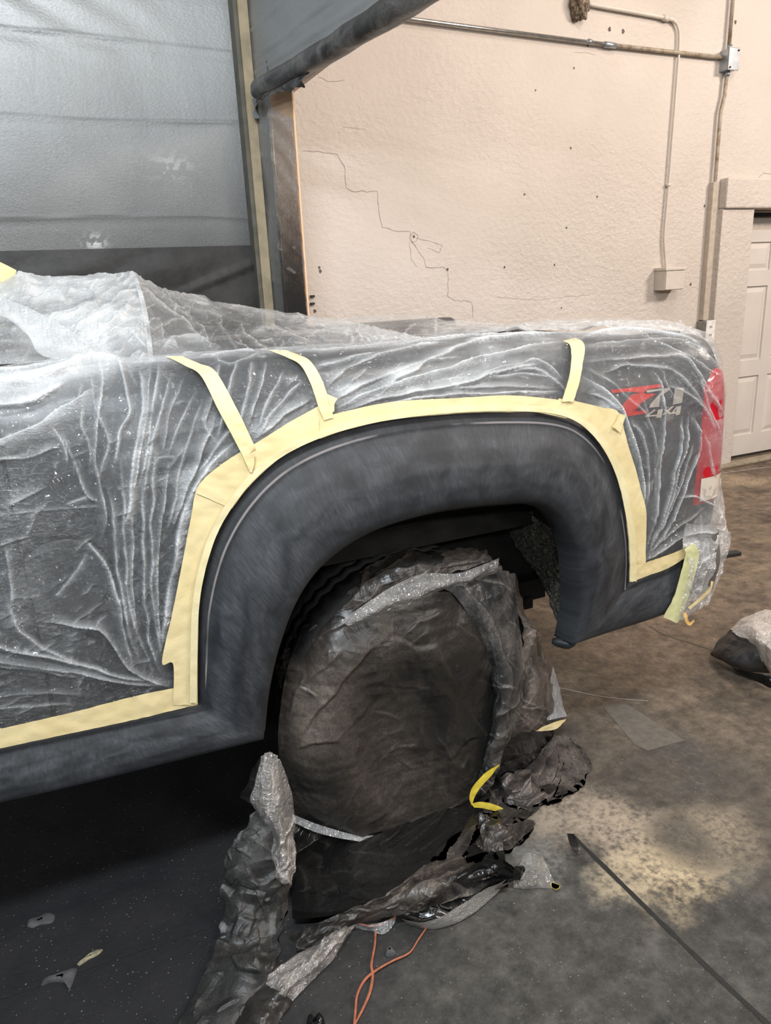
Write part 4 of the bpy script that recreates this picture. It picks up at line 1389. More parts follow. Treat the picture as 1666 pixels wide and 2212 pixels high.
# each fold: points in the photo, half-width (m), height (m), added whiteness
FOLDS = [
    # fan in the lower left, gathered at the corner of the tape
    ([(-60, 1380), (0, 1395), (120, 1418), (250, 1455), (362, 1480)], 9, 14, .34),
    ([(-60, 1415), (0, 1428), (150, 1450), (280, 1475), (355, 1484)], 9, 12, .34),
    ([(-60, 1428), (60, 1448), (200, 1468)], 6, 6, .22),
    ([(15, 1290), (50, 1360), (110, 1405), (220, 1450)], 8, 10, .28),
    ([(10, 1180), (18, 1250), (30, 1320)], 10, 8, .25),
    ([(90, 1345), (160, 1352), (215, 1358), (245, 1395), (275, 1440), (330, 1472), (368, 1484)], 8, 16, .38),
    ([(180, 1165), (215, 1200), (240, 1240), (258, 1310), (278, 1400), (285, 1440)], 8, 14, .40),
    ([(235, 1060), (245, 1160), (258, 1260), (275, 1350), (300, 1430)], 7, 12, .38),
    ([(262, 1000), (268, 1150), (273, 1250), (292, 1360), (330, 1450)], 6, 12, .35),
    ([(285, 1050), (286, 1180), (288, 1300), (300, 1390)], 6, 10, .32),
    ([(310, 1000), (307, 1150), (311, 1280), (325, 1400), (350, 1460)], 6, 12, .34),
    ([(335, 950), (326, 1120), (329, 1290), (345, 1430)], 6, 11, .34),
    ([(365, 1000), (348, 1150), (338, 1280), (350, 1410)], 7, 12, .36),
    ([(405, 1060), (380, 1180), (358, 1300), (350, 1400)], 16, 12, .42),
    ([(-60, 1500), (0, 1507), (90, 1498), (200, 1505)], 6, 6, .18),
    ([(-60, 1530), (40, 1528), (170, 1517)], 6, 6, .18),
    ([(55, 1220), (90, 1195), (140, 1180)], 4, 3, .10),
    ([(185, 1195), (165, 1235), (130, 1275), (110, 1290)], 10, 4, .24),
    ([(225, 1300), (180, 1330), (150, 1350)], 5, 4, .22),
    # verticals pouring off the rail
    ([(255, 790), (270, 840), (278, 890), (260, 930), (256, 965), (250, 1010)], 8, 16, .5),
    ([(300, 810), (312, 880), (292, 960), (282, 1060), (258, 1180)], 13, 16, .42),
    ([(325, 805), (318, 900), (300, 1000), (276, 1110)], 7, 14, .38),
    ([(345, 800), (332, 870), (316, 960), (302, 1060)], 7, 12, .36),
    ([(372, 820), (345, 900), (318, 1000), (306, 1090)], 7, 12, .32),
    ([(395, 830), (360, 930), (350, 990)], 6, 9, .26),
    ([(425, 850), (385, 930), (355, 1000)], 6, 9, .24),
    ([(440, 870), (400, 970), (375, 1080), (362, 1150)], 6, 10, .28),
    ([(470, 900), (430, 990), (398, 1070), (372, 1150)], 9, 13, .38),
    ([(505, 960), (455, 1000), (420, 1045), (398, 1110)], 15, 14, .55),
    ([(520, 920), (470, 960), (425, 1020)], 9, 10, .38),
    ([(220, 795), (225, 860), (215, 920), (205, 980), (222, 1060), (232, 1110), (222, 1160)], 7, 14, .33),
    ([(200, 830), (205, 890), (230, 960), (215, 1040)], 7, 14, .28),
    ([(130, 930), (160, 1000), (190, 1070), (215, 1090)], 6, 10, .28),
    ([(105, 920), (135, 960), (150, 1010)], 6, 9, .25),
    ([(180, 870), (178, 930), (195, 975), (190, 1020)], 6, 12, .28),
    ([(15, 1100), (60, 1075), (100, 1052)], 10, 6, .28),
    ([(140, 1090), (170, 1078), (195, 1068)], 8, 6, .30),
    ([(-50, 1115), (80, 1105), (170, 1098), (240, 1098)], 4, 4, .18),
    ([(280, 1000), (330, 985), (380, 965)], 4, 4, .16),
    ([(335, 1005), (345, 990), (385, 990)], 7, 6, .22),
    # broad pale swathes on the far left
    ([(-80, 855), (0, 850), (110, 835), (190, 800), (260, 780)], 30, 18, .62),
    ([(-80, 900), (0, 890), (90, 872), (150, 835)], 20, 14, .45),
    ([(-80, 970), (0, 955), (80, 925), (150, 880), (210, 845)], 26, 20, .42),
    ([(-80, 1010), (0, 1000), (60, 988), (130, 968)], 10, 9, .40),
    ([(-80, 820), (60, 815), (180, 795), (270, 775)], 14, 10, .45),
    # between the first and second tie strips
    ([(480, 795), (462, 860), (445, 920), (470, 960)], 8, 12, .33),
    ([(515, 785), (500, 830), (480, 900), (470, 950)], 7, 12, .32),
    ([(545, 790), (530, 860), (515, 925), (520, 960)], 7, 13, .36),
    ([(575, 790), (560, 860), (535, 930)], 6, 11, .32),
    ([(610, 810), (580, 870), (548, 940)], 6, 11, .34),
    ([(650, 825), (600, 880), (550, 948)], 7, 12, .38),
    ([(672, 868), (610, 905), (555, 950)], 12, 10, .45),
    ([(420, 790), (480, 780), (560, 772)], 8, 8, .30),
    ([(455, 785), (500, 800), (530, 790), (580, 775)], 5, 8, .28),
    # long pulls between the second and third strips
    ([(715, 892), (800, 852), (950, 806), (1100, 768), (1225, 748)], 10, 14, .42),
    ([(715, 875), (800, 835), (900, 800), (1000, 782)], 9, 12, .38),
    ([(725, 897), (850, 862), (1000, 836), (1100, 806), (1180, 795)], 10, 15, .46),
    ([(760, 892), (900, 862), (1050, 852), (1215, 848)], 9, 10, .42),
    ([(800, 868), (880, 815), (1000, 765), (1120, 742), (1240, 732)], 16, 16, .52),
    ([(700, 845), (760, 805), (860, 772), (980, 752)], 12, 12, .36),
    ([(620, 775), (700, 772), (800, 762), (900, 742)], 9, 10, .30),
    ([(680, 800), (740, 790), (830, 770)], 7, 9, .30),
    ([(850, 760), (1000, 735), (1100, 725), (1230, 718)], 12, 9, .36),
    ([(1010, 828), (1090, 800), (1165, 788), (1222, 825)], 8, 14, .38),
    ([(1080, 812), (1160, 806), (1200, 830), (1228, 855)], 7, 11, .36),
    ([(900, 850), (1000, 842), (1100, 840), (1200, 842)], 6, 8, .30),
    ([(940, 828), (1060, 818), (1150, 812), (1215, 828)], 6, 8, .28),
    ([(720, 862), (760, 835), (800, 800)], 6, 8, .26),
    # rear quarter
    ([(1258, 742), (1350, 728), (1450, 735), (1530, 765)], 16, 14, .50),
    ([(1258, 755), (1340, 750), (1430, 742), (1500, 752), (1555, 800)], 10, 10, .30),
    ([(1262, 790), (1370, 780), (1470, 775), (1500, 800), (1530, 850), (1565, 900)], 8, 14, .42),
    ([(1300, 812), (1350, 797), (1440, 800), (1480, 830), (1540, 890)], 7, 11, .36),
    ([(1420, 745), (1480, 770), (1560, 815)], 6, 9, .35),
    ([(1440, 835), (1480, 850), (1520, 880), (1545, 930)], 8, 11, .40),
    ([(1262, 800), (1305, 820), (1345, 855), (1390, 890), (1410, 940), (1416, 1010)], 6, 12, .34),
    ([(1265, 815), (1310, 848), (1345, 890), (1370, 960), (1388, 1040), (1388, 1120)], 11, 16, .46),
    ([(1275, 850), (1310, 868), (1340, 890)], 9, 10, .42),
    ([(1362, 905), (1390, 960), (1400, 1030), (1392, 1100)], 9, 12, .36),
    ([(1408, 795), (1428, 840), (1433, 900), (1424, 1000), (1416, 1100), (1396, 1200)], 6, 14, .44),
    ([(1385, 850), (1405, 920), (1418, 980), (1412, 1080)], 5, 9, .28),
    ([(1474, 900), (1464, 980), (1435, 1100), (1400, 1200)], 6, 14, .44),
    ([(1490, 890), (1478, 970), (1448, 1080), (1402, 1205)], 5, 13, .42),
    ([(1495, 960), (1470, 1040), (1420, 1160)], 5, 10, .34),
    ([(1512, 960), (1495, 1010), (1455, 1110), (1400, 1208)], 6, 13, .40),
    ([(1500, 900), (1512, 940), (1512, 985)], 6, 9, .34),
    ([(1388, 1212), (1430, 1188), (1500, 1150), (1550, 1142)], 8, 12, .44),
    ([(1390, 1208), (1450, 1150), (1525, 1094)], 5, 9, .36),
    ([(1460, 1076), (1500, 1074), (1545, 1092)], 5, 9, .40),
    ([(1524, 930), (1536, 1000), (1548, 1040)], 5, 8, .34),
    ([(1500, 790), (1530, 870), (1556, 950)], 5, 8, .30),
    ([(1430, 800), (1440, 830), (1470, 880)], 5, 8, .28),
]
for i, (pts, wmm, hmm, mk) in enumerate(FOLDS):
    Q = []
    for px, py in pts:
        P = PB(px, py, 0.015)
        Q.append((P[0], s_of(P)))
    Q = crom(np.array(Q), 4 * len(Q))
    x0, x1 = Q[:, 0].min() - 0.12, Q[:, 0].max() + 0.12
    c0_, c1_ = np.searchsorted(xs, [x0, x1])
    if c1_ - c0_ < 2:
        continue
    sl = (slice(None), slice(c0_, c1_))
    wob = 0.004 * vnoise(Pxs[sl] * 22, 50 + i)
    wob2 = 0.004 * vnoise(Pxs[sl] * 19 + 5, 450 + i)
    d, tp_, sg = seg_dist(XX[sl] + wob, SS[sl] + wob2, Q, True)
    sg = sg * (1 if (i * 5) % 3 else -1)
    wd = wmm * 0.001 * (1 + 0.35 * vnoise(Pxs[sl] * 9, 150 + i))
    fade = np.clip(np.minimum(tp_, 1 - tp_) * 5 + 0.12, 0, 1)
    # the film doubles over along the line: steep on one side, easing out on the other
    prof = np.clip(1 - d / np.where(sg > 0, wd * 2.2, 0.0035), 0, 1)
    disp[sl] = np.maximum(disp[sl], 0.009 + hmm * 0.0011 * prof * fade)
    band = np.where(sg > 0, 0.25 * np.exp(-(d / (wd * 1.5)) ** 2) + 0.75 * np.exp(-d / (wd * 0.42)), np.exp(-d / 0.0013)) * (0.85 + 0.3 * vnoise(Pxs[sl] * 24, 250 + i))
    milk[sl] = np.maximum(milk[sl], mk * 1.9 * band * fade)  # fold highlights are painted in along with the layered whiteness

# short crisp creases all over, following the pull of the film
fr_ = np.random.RandomState(5)
for i in range(420):
    px, py = fr_.uniform(-40, 1555), fr_.uniform(735, 1560)
    P = PB(px, py, 0.012)
    sv = s_of(P)
    if not (0.45 < P[2]):
        continue
    if px < 250:
        ang = fr_.normal(0.45, 0.35)
    elif px < 470:
        ang = fr_.normal(1.35, 0.3) if fr_.rand() < 0.6 else fr_.normal(0.3, 0.4)
    elif px < 1230:
        ang = fr_.normal(0.45, 0.35)
    else:
        ang = fr_.normal(1.45, 0.5) if fr_.rand() < 0.6 else fr_.normal(-0.5, 0.5)
    ln_ = fr_.uniform(0.015, 0.075)
    dx, dy = math.cos(ang) * ln_ / 2, math.sin(ang) * ln_ / 2
    c0_, c1_ = np.searchsorted(xs, [P[0] - abs(dx) - 0.02, P[0] + abs(dx) + 0.02])
    r0_, r1_ = np.searchsorted(ss, [sv - abs(dy) - 0.02, sv + abs(dy) + 0.02])
    if c1_ - c0_ < 2 or r1_ - r0_ < 2:
        continue
    sl = (slice(r0_, r1_), slice(c0_, c1_))
    b_ = fr_.uniform(-0.006, 0.006)
    d, tp_, sg = seg_dist(XX[sl], SS[sl], [(P[0] - dx, sv - dy), (P[0] - b_, sv + b_), (P[0] + dx, sv + dy)], True)
    fade = np.clip(np.minimum(tp_, 1 - tp_) * 4, 0, 1)
    prof = np.clip(1 - d / np.where(sg > 0, 0.010, 0.003), 0, 1) * fade
    disp[sl] += fr_.uniform(0.0015, 0.005) * prof
    milk[sl] = np.maximum(milk[sl], fr_.uniform(0.08, 0.4) * np.where(sg > 0, np.exp(-d / 0.003), np.exp(-d / 0.0014)) * fade)

# layered areas with painted highlights added, in streaks along the pull
cr_a = crumple(Pxs * np.array([0.7, 1, 2.2]), 9, 66)
for px, py, rx_, rz_, amt in [(30, 850, .15, .05, .24), (150, 815, .12, .035, .24), (20, 925, .12, .03, .22), (250, 800, .10, .03, .2), (900, 815, .22, .035, .26), (760, 850, .08, .03, .2), (1060, 775, .18, .035, .28), (1190, 745, .1, .03, .2), (1340, 728, .25, .028, .30), (330, 788, .12, .02, .18),
                              (470, 1000, .06, .06, .30), (620, 905, .10, .035, .18), (560, 940, .05, .03, .2), (1300, 870, .04, .04, .25), (1530, 1120, .06, .05, .25), (1545, 900, .05, .14, .10), (405, 1130, .022, .16, .30), (290, 960, .05, .14, .10), (20, 1120, .08, .3, .05), (1000, 840, .2, .02, .14)]:
    P = PB(px, py)
    sv = s_of(P)
    milk += 1.7 * amt * np.exp(-(((XX - P[0]) / rx_) ** 2 + ((SS - sv) / rz_) ** 2)) * (0.65 + 0.45 * cr_a + 0.4 * vnoise(Pxs * 11, 77))
toprail = np.clip((SS - (S_TOP - 0.06)) / 0.06, 0, 1)
milk += 0.22 * toprail
cr = crumple(Pxs * np.array([1.3, 1, 0.8]), 12, 61)
cr2 = crumple(Pxs * np.array([0.8, 1, 1.3]), 26, 62)
cr3 = crumple(Pxs, 46, 63) * np.clip(0.35 + 1.6 * vnoise(Pxs * 5, 64), 0.1, 1.2)
disp += 0.0030 * cr + 0.0022 * cr2 + 0.0015 * cr3
disp = np.clip(disp + 0.004, 0.005, None)
milk += 0.02 * np.clip(cr, 0, 1) + 0.09 * np.clip(cr3 - 0.75, 0, 1) + 0.05 * np.clip(cr2 - 0.6, 0, 1)
G = side_surface(XX, SS, disp)
# push the film a little past the corner
ins = inside_poly(base[..., 0], base[..., 2])
d, _ = seg_dist(base[..., 0], base[..., 2], polyT[::2])
bad = ins | (d < 0.018) | (base[..., 2] < 0.55)
keep = ~(bad[:-1, :-1] & bad[1:, 1:])
grid_obj('side_film', G, M['film'], film, keep=keep, attrs={'milk': np.clip(milk, 0, 1)})


# --- generic draped sheet from rows of control points
def ctrl(rows):
    out = []
    for r in rows:
        line = []
        for q in r:
            if len(q) == 4:
                line.append(PZ(q[0], q[1], q[3]))
            else:
                line.append(PY(q[0], q[1], q[2]))
        out.append(line)
    return np.array(out)


def sheet(name, rows, mat, parent, nu=90, nv=90, amp=0.006, scale=14, seed=1, milk=None, fine=0.0, edge=0.0, floorclip=True, fold=None, creases=None, calm=None, rand=None):
    C_ = ctrl(rows)
    G = crom(C_, nu)
    G = np.swapaxes(crom(np.swapaxes(G, 0, 1), nv), 0, 1)
    n = grid_normals(G)
    u = np.linspace(0, 1, nu)[:, None] * np.ones((1, nv))
    v = np.linspace(0, 1, nv)[None] * np.ones((nu, 1))
    c1 = crumple(G, scale, seed)
    dsp = amp * 1.25 * c1 + (fine if fine else amp * 0.3) * 1.2 * crumple(G, scale * 2.4, seed + 5)
    if fold:
        for (ang_, freq, am) in fold:
            ph = (u * math.cos(ang_) + v * math.sin(ang_)) * freq + 0.55 * vnoise(G * 7, seed + 3) + 0.25 * vnoise(G * 16, seed + 4)
            dsp += am * (np.abs((ph % 1) - 0.5) * 4 - 1) * np.clip(0.55 + 0.9 * vnoise(G * 6, seed + 6), 0.15, 1.2)
    if calm:
        dsp = dsp * np.interp(u, calm[0], calm[1])
    cm = np.zeros((nu, nv))
    if rand:
        rr_ = np.random.RandomState(seed)
        n_, a_, sp_a, l0, l1, w_, h_, m_ = rand
        creases = list(creases or [])
        pv = G - CC
        zz_ = pv @ FW
        QX, QY = 833 + F_PX * (pv @ RT) / zz_, 1106 - F_PX * (pv @ UP) / zz_
        for _ in range(n_):
            ii, jj = rr_.randint(nu), rr_.randint(nv)
            x_, y_ = QX[ii, jj], QY[ii, jj]
            an_ = math.radians(rr_.normal(a_, sp_a))
            L_ = rr_.uniform(l0, l1) / 2
            b_ = rr_.uniform(-0.15, 0.15) * L_
            creases.append(([(x_ - math.cos(an_) * L_, y_ + math.sin(an_) * L_), (x_ + b_ * math.sin(an_), y_ + b_ * math.cos(an_)), (x_ + math.cos(an_) * L_, y_ - math.sin(an_) * L_)], w_ * rr_.uniform(.6, 1.4), h_ * rr_.uniform(.4, 1.3), m_ * rr_.uniform(.3, 1.2)))
    if creases:
        facing = np.sign(((CC - G) * n).sum(-1, keepdims=True))
        pv = G - CC
        zz_ = pv @ FW
        QX, QY = 833 + F_PX * (pv @ RT) / zz_, 1106 - F_PX * (pv @ UP) / zz_
        for ci, (pts, wpx, hm, mk_) in enumerate(creases):
            pl = crom(np.array(pts, float), 5 * len(pts)) if len(pts) > 2 else np.array(pts, float)
            dd_, tp_, sg_ = seg_dist(QX + 4 * vnoise(G * 22, seed + 60 + ci), QY + 4 * vnoise(G * 22, seed + 61 + ci), pl, True)
            sg_ = sg_ * (1 if (ci * 7 + seed) % 3 else -1)
            fd_ = np.clip(np.minimum(tp_, 1 - tp_) * 4, 0, 1)
            # one flank long, the other steep: a ledge where the film doubles over
            pr_ = np.clip(1 - dd_ / np.where(sg_ > 0, wpx * 5.5, wpx * 0.9), 0, 1)
            dsp = dsp + 0.62 * hm * pr_ * fd_ * facing[..., 0]
            cm = np.maximum(cm, mk_ * np.where(sg_ > 0, np.exp(-dd_ / (wpx * 0.9)), np.exp(-dd_ / 1.5)) * fd_)
    G = G + n * dsp[..., None]
    if edge:
        e = np.exp(-np.minimum(np.minimum(u, 1 - u) * nu, np.minimum(v, 1 - v) * nv) / 4.0)
        G = G + (np.stack([vnoise(G * 38, seed + 7), 0 * u, vnoise(G * 38, seed + 8)], -1)) * (edge * e)[..., None]
    if floorclip:
        G[..., 2] = np.maximum(G[..., 2], 0.004 + 0.002 * (c1 > 0))
    at = None
    if milk is None and creases:
        milk = 0.0
    if milk is not None:
        mk = milk if isinstance(milk, (int, float)) else np.swapaxes(crom(np.swapaxes(crom(np.array(milk, float), nu), 0, 1), nv), 0, 1)
        mk = np.full((nu, nv), float(mk)) if np.ndim(mk) == 0 else mk
        mk = mk * (0.8 + 0.35 * c1) + cm
        at = {'milk': np.clip(mk, 0, 1)}
    return grid_obj(name, G, mat, parent, attrs=at)


# tent of film over the front of the bed
sheet('bed_film', [
    [(-90, 600, 2.6), (30, 588, 2.55), (95, 597, 2.55), (200, 595, 2.5), (262, 590, 2.45), (289, 588, 2.42)],
    [(-90, 640, 2.45), (30, 632, 2.4), (100, 640, 2.38), (200, 640, 2.32), (265, 640, 2.28), (304, 640, 2.26)],
    [(-90, 690, 2.25), (30, 690, 2.2), (110, 695, 2.15), (210, 695, 2.1), (270, 698, 2.08), (316, 700, 2.06)],
    [(-90, 790, 2.0), (30, 785, 1.98), (120, 785, 1.95), (220, 785, 1.92), (275, 785, 1.9), (328, 785, 1.88)]],
    M['bedfilm'], film, 240, 320, 0.004, 9, 71, rand=(150, 28, 22, 15, 80, 1.6, .007, .35), milk=[[.9, .8, .75, .75, .8, .9], [.9, .8, .9, .85, .75, .75], [.8, .7, .85, .85, .65, .6], [.6, .6, .7, .75, .3, .5]], fine=0.002, floorclip=False,
    creases=[([(285, 595), (220, 650), (140, 690), (90, 700)], 5, .018, .3), ([(288, 610), (230, 670), (150, 720)], 4, .016, .3), ([(292, 640), (250, 670), (160, 715)], 4, .014, .25), ([(300, 660), (260, 690), (190, 730), (160, 745)], 4, .014, .3), ([(305, 690), (270, 700), (215, 740)], 4, .014, .3), ([(310, 715), (260, 725), (200, 765)], 4, .012, .3),
             ([(50, 590), (40, 620), (90, 640)], 6, .016, .4), ([(0, 640), (60, 632), (100, 640)], 4, .012, .2), ([(60, 655), (120, 640), (150, 655)], 7, .016, .5), ([(100, 600), (130, 620), (220, 600)], 5, .012, .2)])
# stiff ridge line of the tent
sheet('film_ridge', [
    [(286, 588, 2.42), (292, 588, 2.42)], [(300, 640, 2.25), (310, 640, 2.25)], [(312, 700, 2.05), (323, 700, 2.05)], [(322, 785, 1.87), (333, 785, 1.87)]],
    M['bedfilm'], film, 60, 8, 0.002, 14, 72, milk=0.75, floorclip=False)
sheet('bed_film', [
    [(289, 588, 2.42), (330, 612, 2.7), (385, 632, 2.95), (440, 640, 3.1), (490, 656, 3.2), (570, 667, 3.3), (650, 677, 3.3), (730, 692, 3.1), (830, 712, 2.6), (945, 738, 2.0)],
    [(302, 640, 2.26), (350, 655, 2.5), (400, 668, 2.7), (450, 678, 2.8), (510, 690, 2.85), (590, 700, 2.85), (670, 708, 2.8), (750, 716, 2.6), (840, 728, 2.2), (945, 740, 1.98)],
    [(316, 700, 2.05), (360, 705, 2.2), (415, 715, 2.3), (470, 722, 2.35), (530, 728, 2.38), (610, 732, 2.35), (690, 734, 2.3), (770, 735, 2.2), (850, 738, 2.0), (945, 742, 1.95)],
    [(328, 790, 1.87), (380, 788, 1.86), (440, 785, 1.86), (500, 782, 1.86), (560, 778, 1.86), (640, 772, 1.86), (720, 766, 1.86), (790, 762, 1.86), (860, 756, 1.86), (945, 752, 1.86)]],
    M['bedfilm'], film, 140, 400, 0.004, 9, 73, rand=(110, -15, 40, 15, 70, 1.6, .006, .4),
    creases=[([(292, 600), (330, 650), (400, 700), (440, 740), (465, 765)], 4, .014, .45), ([(300, 610), (350, 660), (420, 715)], 4, .012, .35), ([(320, 720), (370, 700), (420, 705)], 4, .010, .35), ([(330, 745), (380, 730), (430, 735), (470, 755)], 6, .012, .5), ([(350, 760), (365, 740), (385, 755)], 5, .012, .5),
             ([(460, 685), (490, 730), (520, 760)], 3, .010, .3), ([(415, 690), (440, 715), (455, 745)], 3, .010, .4), ([(520, 690), (530, 720), (560, 745), (590, 765)], 5, .012, .5), ([(530, 725), (570, 715), (600, 730)], 5, .012, .5), ([(560, 700), (620, 720), (680, 745)], 5, .012, .4), ([(600, 690), (700, 705), (800, 725)], 6, .010, .3), ([(330, 660), (420, 670), (500, 690)], 4, .010, .35)],
    milk=[[.75, .6, .55, .5, .5, .55, .6, .55, .6, .5], [.4, .15, .25, .15, .1, .2, .5, .5, .5, .5], [.3, .15, .1, .03, .02, .1, .35, .4, .4, .4], [.35, .3, .25, .03, .03, .1, .3, .3, .25, .3]], fine=0.003, floorclip=False)
# long pale swathe running down from the cab
sheet('bed_film', [
    [(-90, 650, 1.98), (-20, 640, 1.97), (40, 655, 1.95), (110, 690, 1.93), (190, 735, 1.91), (270, 775, 1.88)],
    [(-90, 690, 1.95), (-10, 675, 1.94), (50, 700, 1.93), (110, 735, 1.91), (180, 762, 1.89), (262, 782, 1.865)],
    [(-90, 700, 1.93), (-10, 680, 1.92), (55, 720, 1.91), (85, 765, 1.89), (150, 782, 1.87), (255, 788, 1.86)]],
    M['bedfilm'], film, 50, 110, 0.0025, 9, 74, milk=[[.6, .6, .62, .66, .66, .6], [.5, .5, .6, .6, .6, .6], [.1, .2, .5, .55, .55, .55]], floorclip=False)
sheet('bed_film', [
    [(-90, 800, 1.88), (0, 788, 1.88), (80, 778, 1.87), (170, 772, 1.86), (260, 776, 1.85)],
    [(-90, 840, 1.78), (0, 820, 1.78), (80, 808, 1.78), (170, 796, 1.78), (250, 788, 1.79)]],
    M['bedfilm'], film, 30, 90, 0.004, 9, 75, milk=0.5, floorclip=False)
# film lying over the rear half of the bed
sheet('bed_film', [
    [(700, 693, 3.50), (800, 685, 3.54), (880, 681, 3.56), (940, 683, 3.56), (1010, 694, 3.5), (1100, 700, 3.5), (1200, 694, 3.55), (1330, 690, 3.3), (1450, 694, 2.7), (1500, 716, 2.2)],
    [(720, 710, 3.1), (800, 705, 3.15), (880, 702, 3.2), (940, 703, 3.2), (1000, 707, 3.0), (1080, 708, 2.9), (1200, 703, 2.8), (1330, 699, 2.6), (1450, 702, 2.3), (1512, 722, 2.05)],
    [(780, 735, 2.4), (850, 732, 2.4), (900, 730, 2.4), (945, 728, 2.4), (1010, 722, 2.3), (1090, 717, 2.3), (1200, 712, 2.2), (1330, 708, 2.1), (1450, 712, 2.0), (1522, 730, 1.94)],
    [(860, 744, 1.86), (900, 741, 1.86), (930, 738, 1.86), (960, 735, 1.86), (1020, 730, 1.86), (1090, 724, 1.86), (1200, 718, 1.86), (1330, 716, 1.85), (1450, 722, 1.84), (1530, 742, 1.82)]],
    M['bedfilm'], film, 140, 400, 0.004, 10, 76, rand=(90, 5, 20, 20, 110, 1.4, .006, .4),
    creases=[([(940, 683), (942, 705), (940, 728)], 3, .014, .3), ([(1000, 730), (1150, 712), (1300, 702), (1420, 694)], 3, .014, .5), ([(960, 735), (1100, 722), (1240, 714)], 4, .012, .3), ([(1240, 722), (1350, 704), (1450, 694)], 3, .012, .5), ([(1260, 718), (1380, 708), (1500, 720)], 3, .012, .5), ([(1100, 705), (1200, 700), (1330, 694)], 3, .010, .5), ([(730, 690), (820, 690), (900, 684)], 3, .010, .4)],
    milk=[[.6, .35, .3, .5, .55, .4, .5, .45, .4, .4], [.5, .3, .05, .5, .6, .5, .5, .4, .4, .4], [.4, .3, .1, .5, .5, .4, .4, .4, .4, .4], [.2, .1, .1, .1, .15, .3, .4, .4, .45, .5]], fine=0.003, floorclip=False)
# film hanging past the tail light and bumper
sheet('rear_film', [
    [(1522, 735, 1.84), (1540, 745, 1.86), (1550, 765, 1.95)],
    [(1530, 830, 1.80), (1550, 830, 1.82), (1560, 835, 1.9)],
    [(1525, 930, 1.76), (1552, 930, 1.78), (1562, 930, 1.86)],
    [(1515, 1020, 1.74), (1545, 1020, 1.75), (1556, 1020, 1.82)],
    [(1500, 1090, 1.69), (1545, 1085, 1.72), (1564, 1080, 1.82)],
    [(1480, 1140, 1.64), (1545, 1125, 1.68), (1568, 1130, 1.80)],
    [(1470, 1185, 1.62), (1530, 1160, 1.66), (1576, 1150, 1.76)]],
    M['clear'], film, 180, 60, 0.004, 13, 79, rand=(40, 70, 40, 15, 60, 1.6, .005, .35), milk=[[.3, .3, .4], [.1, .15, .3], [.1, .15, .3], [.12, .2, .35], [.2, .35, .45], [.3, .4, .45], [.4, .5, .5]], floorclip=False)
sheet('rear_film', [
    [(1480, 1178, 1.62), (1530, 1160, 1.655), (1576, 1148, 1.76)],
    [(1488, 1225, 1.60), (1528, 1215, 1.64), (1568, 1205, 1.74)],
    [(1478, 1285, 1.60), (1515, 1275, 1.64), (1550, 1262, 1.72)],
    [(1466, 1342, 1.61), (1495, 1325, 1.65), (1533, 1300, 1.70)]],
    M['clear'], film, 120, 70, 0.004, 13, 80, rand=(30, 75, 20, 20, 80, 1.6, .005, .35), milk=[[.6, .6, .5], [.35, .4, .4], [.4, .4, .35], [.35, .35, .3]], fold=[(1.5, 6, 0.006)], floorclip=False)

# ================================================================== MASKING TAPE
GROUP_T = 'masking tape strips on the truck'


def ribbon(name, L_, R_, label, mat=None, off=0.0, n=60, surf=PB, sag=None, group=GROUP_T, seed=1, cat='tape'):
    P = crom(np.array([surf(px, py, off) for px, py in L_]), n)
    Q = crom(np.array([surf(px, py, off) for px, py in R_]), n)
    s = np.linspace(0, 1, 9)[None, :, None]
    G = P[:, None] * (1 - s) + Q[:, None] * s
    G[..., 1] -= 0.0016 * np.abs(vnoise(G * 30, seed)) + 0.0012 * (1 + vnoise(G * 75, seed + 1))
    # ragged cut ends
    for r_, sg in ((0, 1), (-1, -1)):
        G[r_] += (G[sg * 1 if r_ == 0 else -2] - G[r_]) * (0.6 * np.abs(vnoise(G[r_] * 180, seed)))[:, None]
    back = G + np.array([0, 0.0012, 0])
    nr, nc = G.shape[:2]
    f1 = grid_faces(nr, nc)
    V = np.concatenate([G.reshape(-1, 3), back.reshape(-1, 3)])
    f2 = f1[:, ::-1] + nr * nc
    o = mesh_obj(name, V, np.concatenate([f1, f2]), mat or M['tape'])
    return tag(o, label, cat, group)


ribbon('masking_tape', [(-200, 1618), (0, 1574), (150, 1540), (290, 1504), (372, 1487), (410, 1480)], [(-200, 1658), (0, 1616), (150, 1584), (300, 1552), (370, 1535), (427, 1522)], 'long yellow tape along the rocker below the fuel door', off=0.022, n=80, seed=3)
ribbon('masking_tape', [(426, 1523), (400, 1526), (372, 1530)][::-1] and [(374, 1524), (374, 1435), (350, 1430), (372, 1325), (392, 1225), (412, 1120), (424, 1058), (448, 1026)],
       [(427, 1523), (427, 1430), (428, 1380), (431, 1300), (448, 1212), (478, 1132), (508, 1084), (540, 1044)], 'upright yellow tape down the front edge of the wheel arch', off=0.025, n=90, seed=4)
ribbon('masking_tape', [(424, 1066), (445, 1030), (500, 988), (545, 962), (620, 915), (690, 876)], [(500, 1100), (540, 1048), (600, 993), (650, 963), (690, 947), (730, 934)], 'wide yellow tape curving over the front shoulder of the arch', off=0.028, n=70, seed=5)
ribbon('masking_tape', [(690, 905), (740, 890), (850, 868), (1000, 859), (1090, 854), (1160, 858), (1225, 866)], [(690, 948), (750, 928), (850, 906), (1000, 892), (1100, 890), (1160, 891), (1225, 904)], 'long yellow tape across the top of the wheel arch', off=0.030, n=90, seed=6)
ribbon('masking_tape', [(1205, 860), (1250, 868), (1300, 880), (1336, 892), (1356, 960), (1372, 1010), (1385, 1060), (1396, 1112), (1394, 1215), (1394, 1245)], [(1205, 896), (1240, 908), (1272, 930), (1300, 960), (1325, 1010), (1340, 1055), (1350, 1105), (1357, 1165), (1359, 1215), (1359, 1258)], 'yellow tape down the rear edge of the wheel arch', off=0.027, n=90, seed=7)
